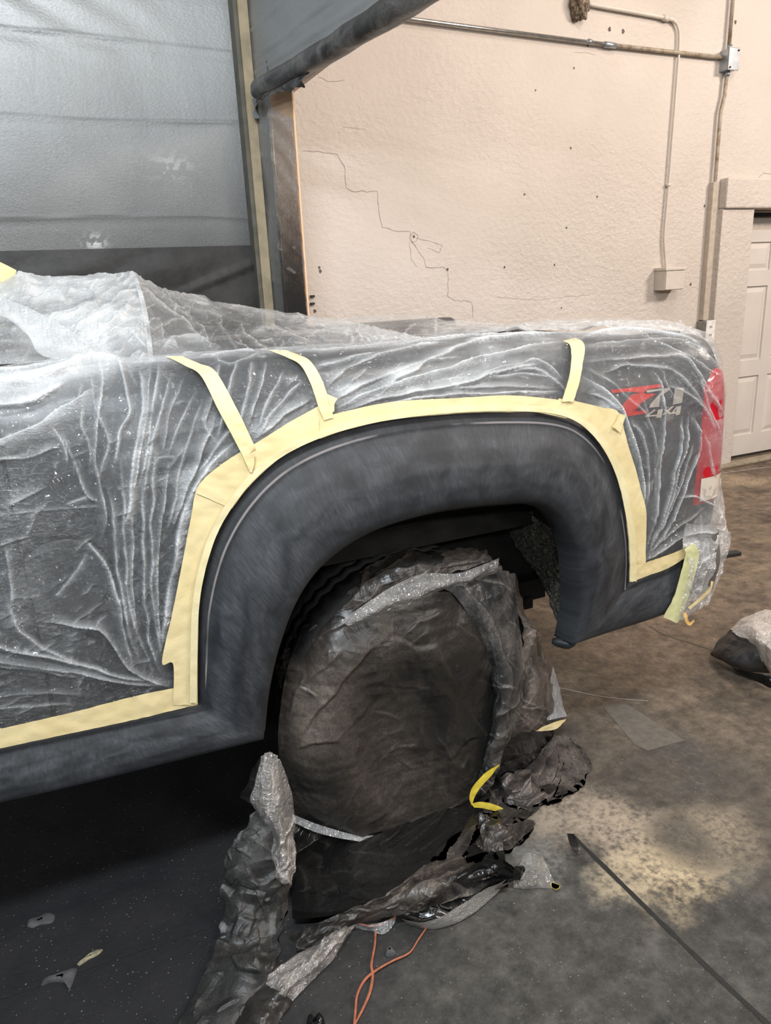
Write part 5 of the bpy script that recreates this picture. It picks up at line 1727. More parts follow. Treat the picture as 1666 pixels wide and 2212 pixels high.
ribbon('masking_tape', [(1368, 1224), (1400, 1213), (1445, 1198), (1478, 1184), (1500, 1172)], [(1360, 1258), (1400, 1243), (1440, 1228), (1475, 1208), (1492, 1200)], 'short yellow tape along the bumper corner', off=0.028, n=50, seed=8)
ribbon('masking_tape', [(358, 769), (400, 790), (434, 812), (470, 882), (500, 938), (527, 990)], [(392, 769), (430, 785), (466, 803), (510, 880), (532, 925), (552, 968)], 'yellow tie strip over the bed rail nearest the fuel door', off=0.034, n=70, seed=9)
ribbon('masking_tape', [(580, 756), (620, 772), (650, 790), (672, 832), (690, 885), (700, 908)], [(616, 756), (650, 768), (672, 782), (694, 818), (712, 868), (720, 902)], 'yellow tie strip over the bed rail, middle of the three', off=0.034, n=70, seed=10)
ribbon('masking_tape', [(1216, 736), (1232, 748), (1233, 790), (1226, 828), (1213, 868)], [(1243, 729), (1262, 745), (1257, 795), (1250, 830), (1238, 868)], 'yellow tie strip over the bed rail nearest the red and silver decal', off=0.034, n=60, seed=11)
_in = [TB[i][0] for i in range(4, 23)]
_out = []
for px, py in _in:
    vx, vy = px - 900, (py - 1330) * 0.9
    if py > 1240:
        vx, vy = (-1, 0) if px < 900 else (1, 0)
    ln_ = math.hypot(vx, vy)
    _out.append((px + 15 * vx / ln_, py + 15 * vy / ln_))
ribbon('masking_tape', _out, _in, 'narrow pale tape hugging the inner edge of the whole wheel arch', mat_tape('pale_edge_tape', (0.74, 0.64, 0.36), (0.80, 0.71, 0.44)), 0.0325, 160, seed=19)
# small loose ends
ribbon('masking_tape', [(706, 850), (712, 875), (718, 892)], [(729, 861), (722, 872), (722, 888)], 'small yellow tape scrap beside the foot of the middle tie strip', off=0.036, n=14, seed=12)
ribbon('masking_tape', [(524, 985), (532, 1002), (540, 1020)], [(549, 975), (549, 1000), (544, 1021)], 'curled yellow tape end at the foot of the tie strip nearest the fuel door', off=0.038, n=20, seed=13)
ribbon('masking_tape', [(1338, 893), (1332, 908), (1322, 922)], [(1352, 897), (1346, 915), (1340, 935)], 'torn yellow tape end by the red letter decal', off=0.036, n=16, seed=14)
# bumper edge strip, paler and greener
ribbon('masking_tape', [(1478, 1186), (1480, 1200), (1470, 1240), (1455, 1290), (1434, 1330), (1438, 1334)], [(1500, 1172), (1510, 1198), (1502, 1235), (1488, 1285), (1468, 1338), (1460, 1346)], 'pale green tape strip down the bumper edge', M['tape2'], 0.045, 60, seed=15)
ribbon('masking_tape', [(1486, 1312), (1512, 1290), (1530, 1272), (1536, 1255)], [(1489, 1317), (1515, 1296), (1534, 1278), (1541, 1255)], 'thin yellow tape edge on the hanging bumper film', off=0.05, n=30, seed=16)
P = [(1478, 1322), (1482, 1340), (1490, 1347), (1500, 1342)]
ribbon('masking_tape', [(1474, 1325), (1480, 1343), (1490, 1351), (1501, 1341)], [(1482, 1322), (1486, 1338), (1491, 1344), (1499, 1338)], 'orange curl of tape hanging under the bumper film', mat_tape('orange_tape', (0.72, 0.40, 0.10), (0.82, 0.56, 0.22)), 0.05, 24, seed=17)


def surfY(Y):
    return lambda px, py, off=0.0: PY(px, py, Y - off)


ribbon('masking_tape', [(-60, 540), (0, 566), (36, 584)], [(-60, 610), (0, 609), (29, 612)], 'yellow tape at the left edge on the highest film', None, 0.0, 24, surfY(2.5), seed=18)

# ================================================================== WHEEL COVER and loose sheets
cover = thing('wheel_cover', 'overspray-blackened plastic wrapped around the rear wheel', 'plastic cover')
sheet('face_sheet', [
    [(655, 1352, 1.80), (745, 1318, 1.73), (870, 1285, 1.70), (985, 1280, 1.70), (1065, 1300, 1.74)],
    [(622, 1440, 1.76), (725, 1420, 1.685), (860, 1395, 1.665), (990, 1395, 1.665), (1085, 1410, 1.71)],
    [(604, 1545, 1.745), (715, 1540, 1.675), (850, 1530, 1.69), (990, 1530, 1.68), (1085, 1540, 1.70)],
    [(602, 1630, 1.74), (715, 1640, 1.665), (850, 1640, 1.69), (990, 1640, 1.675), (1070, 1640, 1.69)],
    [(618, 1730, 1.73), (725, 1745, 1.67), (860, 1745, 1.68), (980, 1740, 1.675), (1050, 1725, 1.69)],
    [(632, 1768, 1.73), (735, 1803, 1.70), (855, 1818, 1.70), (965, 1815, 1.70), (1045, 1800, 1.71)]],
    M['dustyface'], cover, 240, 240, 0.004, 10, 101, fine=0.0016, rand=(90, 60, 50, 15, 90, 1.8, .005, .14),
    milk=[[.0, .05, .1, .1, .05, .1, .1], [.05, .3, .15, .05, .05, .1, .1], [.1, .9, .3, .1, .0, .0, .0], [.2, .8, .25, .2, .0, .0, .0], [.0, .03, .22, .25, .1, .0, .0], [.0, .0, .08, .28, .25, .1, .05], [.0, .0, .0, .05, .25, .25, .1]],  # the peak at left paints a silver sheen; lower values are brown dust
    creases=[([(850, 1360), (762, 1440), (690, 1530), (634, 1615)], 9, .016, .35), ([(634, 1614), (690, 1600), (740, 1596)], 9, .014, .3), ([(845, 1375), (832, 1440), (800, 1510), (745, 1575)], 14, .010, .0),
             ([(742, 1480), (752, 1600), (800, 1715), (890, 1775), (1000, 1800)], 24, .014, .1), ([(960, 1640), (1010, 1600), (1050, 1585)], 8, .010, 0), ([(830, 1370), (900, 1400), (960, 1390)], 10, .010, .1),
             ([(935, 1380), (960, 1430), (985, 1480)], 10, .008, .12), ([(650, 1480), (700, 1440), (745, 1400)], 7, .008, .15), ([(620, 1560), (640, 1500), (660, 1450)], 7, .008, .2), ([(900, 1560), (930, 1640), (935, 1720)], 16, .008, .05),
             ([(648, 1400), (720, 1360), (790, 1330)], 8, .008, .1), ([(960, 1760), (1010, 1790)], 5, .006, .2), ([(870, 1500), (960, 1480), (1060, 1440)], 6, .006, .0)])
sheet('hem_sheet', [
    [(630, 1758, 1.715), (700, 1785, 1.69), (800, 1812, 1.685), (880, 1814, 1.69)],
    [(636, 1778, 1.70), (700, 1803, 1.675), (800, 1821, 1.675), (880, 1816, 1.685)]], M['clear'], cover, 16, 90, 0.002, 14, 103, milk=0.32)
sheet('upper_crumple', [
    [(596, 1438, 1.84), (640, 1355, 1.84), (715, 1282, 1.82), (795, 1232, 1.80), (880, 1186, 1.80), (930, 1202, 1.78), (1035, 1183, 1.80), (1062, 1210, 1.80)],
    [(600, 1462, 1.80), (660, 1380, 1.78), (728, 1315, 1.75), (798, 1265, 1.73), (880, 1225, 1.72), (950, 1222, 1.71), (1040, 1205, 1.73), (1075, 1218, 1.76)],
    [(606, 1490, 1.79), (690, 1402, 1.76), (745, 1340, 1.73), (805, 1295, 1.71), (885, 1255, 1.70), (960, 1240, 1.70), (1060, 1215, 1.71), (1090, 1228, 1.75)]],
    mat_dusty('dusty_brown_film', dark=(0.018, 0.017, 0.016), dust=(0.17, 0.14, 0.12), amt=0.75, rough=0.33, scale=1.4), cover, 90, 280, 0.006, 11, 104, fine=0.003, edge=0.006, rand=(70, 35, 25, 15, 70, 1.8, .007, .3),
    creases=[([(612, 1440), (680, 1360), (745, 1310), (800, 1262)], 6, .014, .25), ([(640, 1400), (700, 1340), (735, 1300)], 5, .012, .2), ([(760, 1290), (830, 1240), (900, 1225), (980, 1215)], 6, .012, .25), ([(800, 1255), (860, 1215), (890, 1195)], 6, .012, .35),
             ([(900, 1212), (960, 1205), (1035, 1195)], 6, .012, .4), ([(930, 1235), (1000, 1222), (1060, 1212)], 5, -.012, 0), ([(690, 1380), (720, 1345), (745, 1330)], 5, .010, .3), ([(620, 1460), (660, 1420), (690, 1400)], 5, .010, .2)])
sheet('clear_band', [
    [(738, 1340, 1.685), (800, 1298, 1.68), (860, 1260, 1.67), (920, 1238, 1.67), (990, 1238, 1.68), (1080, 1205, 1.70)],
    [(752, 1352, 1.67), (815, 1318, 1.655), (880, 1290, 1.65), (935, 1268, 1.65), (1000, 1255, 1.665), (1078, 1222, 1.69)],
    [(765, 1356, 1.685), (830, 1330, 1.675), (895, 1305, 1.67), (950, 1275, 1.67), (1005, 1262, 1.68), (1072, 1236, 1.70)]],
    mat_film('dusty_clear_film', (0.52, 0.50, 0.48), 0.14, 0.08, 0.16, 0.7, 0.8), cover, 40, 130, 0.004, 18, 105, milk=[[.3, .45, .5, .4, .35, .25], [.4, .55, .55, .4, .35, .3], [.3, .4, .4, .3, .3, .25]])['label'] = 'clear shiny folded band'
sheet('side_fold', [
    [(930, 1262, 1.71), (990, 1248, 1.70), (1048, 1235, 1.71), (1092, 1232, 1.74)],
    [(985, 1290, 1.69), (1035, 1300, 1.675), (1085, 1300, 1.69), (1116, 1300, 1.74)],
    [(1045, 1390, 1.69), (1075, 1390, 1.665), (1105, 1395, 1.68), (1130, 1400, 1.73)],
    [(1070, 1490, 1.69), (1090, 1490, 1.655), (1115, 1485, 1.665), (1140, 1480, 1.71)],
    [(1064, 1560, 1.68), (1080, 1558, 1.645), (1098, 1555, 1.655), (1120, 1545, 1.69)],
    [(1045, 1650, 1.68), (1055, 1650, 1.655), (1070, 1640, 1.655), (1090, 1610, 1.67)],
    [(1030, 1715, 1.68), (1042, 1715, 1.665), (1055, 1700, 1.665), (1068, 1680, 1.67)]],
    mat_dusty('glossy_fold_film', dark=(0.02, 0.02, 0.021), dust=(0.26, 0.24, 0.22), amt=0.75, rough=0.24, scale=1.1), cover, 240, 90, 0.005, 10, 106, fine=0.0025, rand=(40, -70, 25, 20, 90, 1.8, .006, .25),
    creases=[([(1000, 1262), (1050, 1320), (1085, 1400), (1100, 1480), (1080, 1560)], 8, .014, .2), ([(1105, 1290), (1118, 1370), (1125, 1440), (1100, 1530)], 6, .014, .25), ([(1062, 1560), (1085, 1540), (1115, 1520), (1130, 1490)], 6, .014, .45), ([(1075, 1440), (1090, 1500)], 8, .010, .15),
             ([(1050, 1630), (1075, 1590), (1105, 1560)], 6, .012, .3), ([(1030, 1255), (1080, 1262), (1110, 1290)], 5, .010, .35)])
sheet('outer_fold', [
    [(1085, 1232, 1.76), (1100, 1236, 1.78), (1112, 1250, 1.86)],
    [(1112, 1310, 1.73), (1130, 1330, 1.76), (1150, 1362, 1.90)],
    [(1128, 1400, 1.71), (1160, 1410, 1.76), (1190, 1445, 1.92)],
    [(1120, 1480, 1.69), (1165, 1480, 1.75), (1210, 1500, 1.90)],
    [(1105, 1545, 1.68), (1160, 1540, 1.74), (1222, 1545, 1.86)],
    [(1115, 1585, 1.69), (1160, 1580, 1.74), (1208, 1570, 1.82)]],
    mat_dusty('brown_dusty_film', dark=(0.035, 0.031, 0.028), dust=(0.30, 0.245, 0.21), amt=0.85, rough=0.26, scale=1.2), cover, 190, 120, 0.007, 11, 107, fine=0.003, edge=0.004, rand=(50, -60, 40, 15, 70, 1.8, .007, .3),
    creases=[([(1115, 1310), (1150, 1390), (1165, 1450)], 6, .014, .2), ([(1140, 1420), (1150, 1480), (1120, 1545)], 7, .016, .3), ([(1185, 1450), (1195, 1500), (1180, 1550)], 7, .014, .3), ([(1160, 1500), (1165, 1545), (1150, 1580)], 6, .014, .25), ([(1205, 1490), (1212, 1540)], 5, .012, .45), ([(1130, 1530), (1145, 1575)], 5, .012, .2)])
sheet('clear_tip', [
    [(1192, 1440, 1.86), (1203, 1470, 1.86)],
    [(1185, 1510, 1.80), (1216, 1515, 1.82)],
    [(1165, 1560, 1.76), (1224, 1548, 1.78)]], M['clear'], cover, 50, 30, 0.004, 18, 108, milk=0.4)
sheet('lower_fold', [
    [(1085, 1570, 1.70), (1130, 1580, 1.72), (1200, 1575, 1.84)],
    [(1080, 1620, 1.69), (1140, 1620, 1.73), (1194, 1630, 1.84)],
    [(1072, 1670, 1.69), (1125, 1665, 1.72), (1188, 1685, 1.82)],
    [(1060, 1720, 1.69), (1100, 1720, 1.70), (1160, 1720, 1.78)]],
    M['gloss'], cover, 90, 60, 0.008, 13, 109, fine=0.003)
sheet('pocket_sheet', [
    [(1050, 1690, 1.72), (1090, 1680, 1.73)],
    [(1025, 1735, 1.71), (1110, 1735, 1.72)],
    [(1040, 1770, 1.71), (1125, 1775, 1.71)]], M['gloss'], cover, 30, 30, 0.005, 14, 110)
sheet('crumpled_lump', [
    [(1070, 1700, 1.70), (1105, 1668, 1.70), (1160, 1660, 1.76), (1195, 1668, 1.84)],
    [(1072, 1725, 1.66), (1120, 1705, 1.62), (1180, 1700, 1.64), (1232, 1712, 1.78)],
    [(1090, 1755, 1.62), (1140, 1745, 1.58), (1200, 1745, 1.59), (1262, 1765, 1.68)],
    [(1115, 1785, 1.60), (1160, 1780, 1.565), (1210, 1785, 1.56), (1272, 1785, 1.62)],
    [(1120, 1810, 1.62), (1160, 1815, 1.58), (1205, 1815, 1.57), (1250, 1808, 1.6)]],
    mat_dusty('crumpled_brown_film', dark=(0.022, 0.020, 0.019), dust=(0.21, 0.175, 0.155), amt=0.8, rough=0.26, scale=1.4), cover, 190, 210, 0.009, 8, 111, fine=0.003, edge=0.006, rand=(50, 20, 50, 15, 60, 2.2, .010, .25), fold=[(0.9, 4, 0.005)],
    creases=[([(1118, 1700), (1171, 1675), (1206, 1687), (1231, 1725)], 7, .020, .2), ([(1081, 1715), (1131, 1731), (1175, 1715), (1200, 1737)], 6, .018, .2), ([(1118, 1765), (1162, 1720), (1212, 1742)], 7, .020, .3), ([(1125, 1770), (1180, 1760), (1205, 1742)], 6, .014, .35),
             ([(1100, 1720), (1118, 1760), (1150, 1795)], 6, .016, .1), ([(1155, 1805), (1210, 1790), (1262, 1780)], 6, .014, .15), ([(1085, 1705), (1105, 1670)], 6, .016, .25), ([(1215, 1700), (1250, 1745), (1268, 1765)], 6, .014, .15), ([(1140, 1690), (1150, 1720)], 5, .014, .2), ([(1185, 1690), (1190, 1720)], 5, .014, .2)])

ribY = surfY(1.64)
ribbon('masking_tape', [(1080, 1650), (1050, 1668), (1022, 1698), (1014, 1722), (1018, 1738)], [(1076, 1655), (1056, 1680), (1034, 1705), (1022, 1730), (1024, 1742)], 'bright yellow tape strip on the wheel cover, upright length', M['ytape'], 0.0, 40, surfY(1.635), group='yellow tape on the wheel cover', seed=21)
ribbon('masking_tape', [(1018, 1736), (1040, 1732), (1070, 1738), (1098, 1752), (1122, 1762)], [(1024, 1744), (1040, 1745), (1070, 1752), (1096, 1764), (1118, 1768)], 'bright yellow tape strip on the wheel cover, lower length', M['ytape'], 0.0, 40, surfY(1.60), group='yellow tape on the wheel cover', seed=22)
ribbon('masking_tape', [(1158, 1579), (1180, 1566), (1224, 1552)], [(1172, 1579), (1196, 1576), (1210, 1568)], 'pale yellow tape on the bulging edge of the wheel cover', None, 0.0, 24, surfY(1.70), group='yellow tape on the wheel cover', seed=23)

# trailing sheet, lower left
ts = thing('plastic_sheet', 'crumpled grey-black plastic sheet trailing from the wheel to the lower left', 'plastic sheet')
sheet('torn_flap', [
    [(556, 1640, 1.64), (575, 1632, 1.63)], [(534, 1688, 1.65), (572, 1690, 1.63)], [(517, 1728, 1.66), (548, 1742, 1.63)]],
    M['gloss'], ts, 50, 30, 0.008, 12, 120, edge=0.006)
sheet('trailing_sheet', [
    [(566, 1738, 1.62), (580, 1728, 1.60), (600, 1724, 1.59), (620, 1738, 1.62)],
    [(530, 1788, 1.61), (560, 1780, 1.585), (595, 1782, 1.57), (630, 1792, 1.60)],
    [(494, 1840, 1.60), (538, 1830, 1.57), (588, 1838, 1.55), (632, 1852, 1.59)],
    [(480, 1920, 1.57), (535, 1915, 1.53), (590, 1920, 1.52), (630, 1925, 1.56)],
    [(480, 1985, 1.54), (530, 1975, 1.51), (580, 1980, 1.505), (622, 1985, 1.54)],
    [(462, 2042, 1.50), (520, 2035, 1.47), (570, 2035, 1.465), (612, 2035, 1.50)],
    [(454, 2075, 0, .025), (505, 2075, 0, .055), (555, 2080, 0, .06), (598, 2085, 0, .025)],
    [(426, 2130, 0, .012), (475, 2130, 0, .030), (525, 2140, 0, .032), (568, 2150, 0, .012)],
    [(386, 2195, 0, .008), (440, 2205, 0, .022), (490, 2215, 0, .022), (530, 2205, 0, .008)],
    [(375, 2240, 0, .006), (430, 2260, 0, .012), (470, 2270, 0, .012), (500, 2260, 0, .006)]],
    M['greyfilm'], ts, 320, 170, 0.015, 7, 121, fine=0.0035, edge=0.012, calm=([0, .6, .72, 1], [1, 1, .3, .25]), rand=(60, 55, 45, 15, 70, 2.2, .009, .12), creases=[
        ([(532, 1901), (567, 1908), (593, 1885), (605, 1880)], 9, .020, .15), ([(530, 1868), (551, 1898), (561, 1914)], 7, .016, .05), ([(494, 1936), (520, 1920), (577, 1924)], 9, -.022, 0), ([(548, 1958), (540, 2000), (532, 2035)], 8, .020, .1),
        ([(555, 2003), (559, 2035), (561, 2066)], 6, .016, .1), ([(523, 1961), (510, 2000), (500, 2035)], 9, .020, .12), ([(590, 1990), (582, 2030), (574, 2066)], 7, .018, .08), ([(465, 2028), (482, 2035), (497, 2044)], 7, .014, .3),
        ([(500, 2054), (520, 2089), (567, 2098)], 8, .016, .15), ([(575, 2050), (585, 2000), (600, 1960)], 7, .016, .1), ([(540, 1800), (575, 1830), (590, 1870)], 12, .016, .12), ([(500, 1850), (515, 1800), (545, 1760)], 8, .014, .1),
        ([(480, 1905), (500, 1880), (530, 1870)], 9, .014, .15), ([(600, 1900), (606, 1940), (596, 1975)], 7, .016, .15), ([(488, 2000), (510, 1975), (530, 1960)], 6, .014, .2), ([(470, 2100), (440, 2150), (405, 2190)], 9, .008, .05), ([(505, 2110), (560, 2130)], 10, .008, .12)])
sheet('clear_fold', [
    [(566, 1634, 1.565), (585, 1624, 1.540), (604, 1640, 1.565)],
    [(552, 1690, 1.565), (580, 1680, 1.525), (622, 1690, 1.565)],
    [(542, 1735, 1.555), (588, 1740, 1.520), (638, 1755, 1.565)],
    [(585, 1790, 1.535), (605, 1800, 1.505), (633, 1820, 1.555)],
    [(590, 1850, 1.525), (610, 1855, 1.495), (632, 1870, 1.545)],
    [(608, 1900, 1.505), (618, 1905, 1.485), (628, 1912, 1.525)]],
    mat_film('milky_clear_film', (0.80, 0.75, 0.70), 0.12, 0.06, 0.16, 0.7, 0.7), ts, 180, 80, 0.004, 12, 122, milk=[[.2, .35, .15], [.3, .45, .15], [.2, .25, .15], [.08, .12, .18], [.05, .1, .15], [.02, .05, .05]], fold=[(1.5, 4, 0.007)], rand=(30, 85, 14, 30, 140, 2.0, .006, .5))['label'] = 'milky clear folded end'

# sheet under and in front of the wheel
fs = thing('plastic_sheet', 'black plastic sheet bunched on the floor in front of the wheel', 'plastic sheet')
sheet('hanging_sheet', [
    [(630, 1775, 1.76), (740, 1810, 1.74), (860, 1822, 1.74), (960, 1815, 1.74), (1050, 1800, 1.74)],
    [(630, 1860, 1.70), (730, 1870, 1.70), (850, 1875, 1.70), (960, 1860, 1.68), (1060, 1840, 1.68)],
    [(630, 1930, 1.62), (720, 1935, 1.63), (830, 1930, 1.62), (940, 1910, 1.58), (1080, 1880, 1.58)],
    [(632, 1990, 0, .03), (700, 1985, 0, .03), (800, 1965, 0, .03), (920, 1950, 0, .03), (1100, 1915, 0, .03)]],
    M['gloss'], fs, 140, 200, 0.012, 8, 131, fine=0.003,
    creases=[([(660, 1840), (690, 1890), (700, 1960)], 8, .020, .2), ([(640, 1870), (650, 1920), (665, 1970)], 7, .018, .3), ([(750, 1960), (830, 1890), (900, 1840)], 10, .020, .25), ([(850, 1930), (930, 1880), (1000, 1840)], 8, .018, .15), ([(690, 1815), (705, 1850), (700, 1880)], 6, .014, .5), ([(740, 1850), (800, 1860), (860, 1850)], 8, .014, .1)])
sheet('front_band', [
    [(620, 2020, 0, .02), (690, 1990, 0, .07), (745, 1965, 0, .09), (850, 1915, 0, .12), (950, 1858, 1.54), (1030, 1815, 1.58)],
    [(640, 2035, 0, .02), (700, 2010, 0, .045), (760, 1985, 0, .06), (860, 1945, 0, .08), (960, 1900, 0, .09), (1060, 1850, 1.50)],
    [(640, 2055, 0, .008), (705, 2035, 0, .02), (765, 2000, 0, .03), (870, 1972, 0, .05), (980, 1945, 0, .05), (1110, 1895, 0, .06)]],
    M['dusty'], fs, 110, 300, 0.004, 9, 132, fine=0.002, edge=0.003, rand=(60, 32, 25, 15, 90, 1.8, .006, .25),
    creases=[([(640, 1992), (740, 1968), (850, 1918), (960, 1862)], 4, .010, .5), ([(760, 1975), (870, 1935), (960, 1880)], 7, .014, .2), ([(860, 1950), (930, 1910), (990, 1880)], 7, .016, .35), ([(900, 1900), (970, 1870), (1020, 1850)], 6, .014, .3), ([(960, 1920), (1000, 1880), (1030, 1850)], 7, .014, .15), ([(640, 2030), (720, 2005)], 8, .010, .1)])
sheet('front_pocket', [
    [(845, 1945, 0, .06), (900, 1925, 0, .09), (980, 1890, 0, .10), (1060, 1855, 0, .12), (1125, 1860, 0, .11)],
    [(842, 1955, 0, .035), (910, 1960, 0, .045), (990, 1930, 0, .05), (1070, 1895, 0, .06), (1134, 1878, 0, .07)],
    [(850, 1965, 0, .02), (910, 1992, 0, .02), (990, 1965, 0, .03), (1060, 1920, 0, .03), (1120, 1895, 0, .04)]],
    M['gloss'], fs, 100, 200, 0.005, 10, 133, fine=0.003, rand=(40, 40, 50, 12, 60, 1.8, .006, .3),
    creases=[([(850, 1960), (905, 1985), (930, 1990)], 5, .010, .5), ([(870, 1950), (940, 1920), (990, 1890)], 7, .016, .25), ([(940, 1930), (955, 1960), (985, 1965)], 6, .014, .2), ([(1000, 1900), (1050, 1880), (1080, 1860)], 7, .014, .1), ([(1085, 1860), (1110, 1850), (1135, 1868)], 6, .014, .2)])
sheet('pale_hem', [
    [(865, 1985, 0, .03), (925, 1990, 0, .045), (985, 1962, 0, .05), (1040, 1925, 0, .05), (1095, 1898, 0, .05)],
    [(880, 1996, 0, .008), (935, 2007, 0, .008), (1005, 1985, 0, .008), (1055, 1945, 0, .008), (1098, 1905, 0, .01)]],
    mat_film('grey_dusty_clear', (0.36, 0.34, 0.32), 0.10, 0.5, 0.3, 0.5, 1.4), fs, 24, 110, 0.004, 14, 134, milk=0.4)
sheet('crumpled_knot', [
    [(1035, 1755, 1.570), (1075, 1765, 1.550), (1115, 1790, 1.550)],
    [(1040, 1800, 1.530), (1085, 1800, 1.480), (1150, 1820, 1.510)],
    [(1030, 1825, 1.500), (1085, 1850, 1.450), (1150, 1845, 1.480)],
    [(1060, 1860, 1.470), (1100, 1870, 1.450), (1140, 1865, 1.470)]],
    mat_dusty('dark_knot_film', dark=(0.022, 0.019, 0.017), dust=(0.16, 0.135, 0.12), amt=0.7, rough=0.26, scale=1.5), fs, 140, 140, 0.010, 9, 135, fine=0.004, edge=0.006, rand=(35, 40, 60, 12, 50, 2.0, .010, .25), fold=[(1.2, 4, 0.009)],
    creases=[([(1045, 1770), (1040, 1800), (1050, 1830)], 6, .018, .3), ([(1050, 1790), (1080, 1785), (1110, 1800)], 6, .018, .25), ([(1075, 1850), (1100, 1835), (1090, 1810)], 6, .018, .2), ([(1060, 1845), (1085, 1855), (1110, 1840)], 5, .014, .3), ([(1110, 1835), (1125, 1815)], 5, .014, .3)])
sheet('bridging_sheet', [
    [(1050, 1745, 1.66), (1110, 1785, 1.63), (1200, 1806, 1.63)],
    [(1042, 1795, 1.61), (1105, 1825, 1.57), (1185, 1832, 1.58)],
    [(1045, 1840, 1.56), (1100, 1868, 1.52), (1158, 1852, 1.54)]],
    mat_dusty('bridging_film', dark=(0.015, 0.014, 0.013), dust=(0.12, 0.10, 0.088), amt=0.6, rough=0.25, scale=1.5), fs, 100, 120, 0.010, 10, 138, fine=0.004, rand=(30, 30, 60, 12, 50, 2.0, .009, .2))
sheet('trailing_corner', [
    [(1150, 1815, 0, .12), (1200, 1808, 0, .12), (1230, 1800, 0, .14)],
    [(1130, 1850, 0, .05), (1160, 1850, 0, .05), (1180, 1835, 0, .06)],
    [(1110, 1905, 0, .015), (1160, 1900, 0, .03), (1172, 1850, 0, .03)],
    [(1112, 1918, 0, .006), (1165, 1918, 0, .010), (1207, 1917, 0, .006)]],
    mat_film('smoky_clear_film', (0.40, 0.38, 0.35), 0.10, 0.12, 0.18, 0.7, 0.8), fs, 70, 60, 0.005, 16, 136, milk=[[.1, .1, .1], [.2, .2, .2], [.4, .4, .3], [.5, .5, .5]])
ribbon('masking_tape', [(1190, 1905), (1200, 1908), (1210, 1912)], [(1190, 1915), (1200, 1920), (1208, 1919)], 'tiny yellow tape tip on the loose sheet corner', M['ytape'], 0.0, 10, lambda px, py, off=0: PZ(px, py, 0.022), group='yellow tape on the wheel cover', seed=24)
sheet('black_tail', [
    [(1225, 1800, 0, .06), (1240, 1800, 0, .06)],
    [(1232, 1825, 0, .03), (1248, 1818, 0, .03)],
    [(1250, 1845, 0, .006), (1260, 1842, 0, .006)]], M['gloss'], fs, 20, 10, 0.003, 20, 137)

cs = thing('plastic_strip', 'long clear plastic strip lying on the floor beside the trailing sheet', 'plastic strip')
sheet('clear_length', [
    [(735, 1992, 0, .02), (756, 1986, 0, .04), (772, 1985, 0, .01)],
    [(690, 2030, 0, .02), (722, 2030, 0, .05), (745, 2032, 0, .01)],
    [(640, 2065, 0, .03), (680, 2075, 0, .06), (706, 2085, 0, .01)],
    [(590, 2105, 0, .03), (630, 2115, 0, .05), (662, 2130, 0, .01)],
    [(565, 2122, 0, .02), (600, 2145, 0, .04), (628, 2165, 0, .008)]],
    mat_film('floor_clear_film', (0.60, 0.55, 0.51), 0.12, 0.08, 0.16, 0.7, 0.7), cs, 160, 70, 0.004, 12, 141, milk=[[.5, .5, .4], [.5, .4, .4], [.45, .3, .3], [.25, .25, .2], [.05, .1, .05]], fold=[(1.4, 3, 0.005)], rand=(30, 50, 14, 20, 100, 2.0, .006, .5))
sheet('dusty_length', [
    [(566, 2122, 0, .025), (600, 2140, 0, .045), (632, 2162, 0, .01)],
    [(530, 2165, 0, .02), (575, 2180, 0, .04), (610, 2195, 0, .008)],
    [(490, 2225, 0, .015), (545, 2240, 0, .03), (585, 2245, 0, .006)]],
    mat_dusty('dark_strip_film', dark=(0.02, 0.019, 0.018), dust=(0.13, 0.12, 0.11), amt=0.5, rough=0.25, scale=1.5), cs, 60, 50, 0.005, 14, 142)

# torn clear scrap with an orange edge
sc = thing('film_scrap', 'torn clear film scrap with an orange edge by the string', 'scrap')
sheet('scrap_sheet', [
    [(758, 1990, 0, .02), (790, 1998, 0, .035), (825, 1992, 0, .03), (856, 1978, 0, .02)],
    [(770, 2002, 0, .008), (800, 2012, 0, .01), (828, 2018, 0, .008), (850, 1998, 0, .008)]], M['clear'], sc, 24, 50, 0.003, 22, 151, milk=0.3)
MB().tube(crom(np.array([PZ(px, py, 0.022) for px, py in [(762, 1988), (785, 1998), (812, 2000), (835, 1992), (855, 1980)]]), 30), 0.0025, 6).build('orange_edge', M['string'], sc, True)


# orange string: flat ribbon
def flat_string(pts, name, label, wd=0.0028):
    P = crom(np.array([PZ(px, py, 0.004) for px, py in pts]), 90)
    P[:, 2] += 0.003 * (1 + vnoise(P * 14, 3))
    t = np.gradient(P, axis=0)
    n = np.stack([-t[:, 1], t[:, 0], 0 * t[:, 0]], 1)
    n /= np.linalg.norm(n, axis=1, keepdims=True)
    ww = wd * (1 + 0.45 * vnoise(P * 11, 8))[:, None]
    tw = np.array([0, 0, 1.0]) * (0.002 * vnoise(P * 20, 4))[:, None]
    up_ = np.array([0, 0, 0.0016])
    G = np.stack([P - n * ww - tw, P + up_, P + n * ww + tw, P - up_ * 0.5, P - n * ww - tw], 1)
    o = grid_obj(name, G, M['string'])
    return tag(o, label, 'string', 'orange strings on the floor')


flat_string([(812, 2012), (810, 2045), (803, 2085), (806, 2110), (800, 2145), (785, 2180), (768, 2212), (755, 2250)], 'string', 'orange plastic string running straight from the torn film scrap')
flat_string([(925, 2000), (905, 2030), (885, 2060), (850, 2078), (815, 2098), (790, 2118), (773, 2150), (768, 2190), (762, 2250)], 'string', 'orange plastic string curving from the black sheet hem')

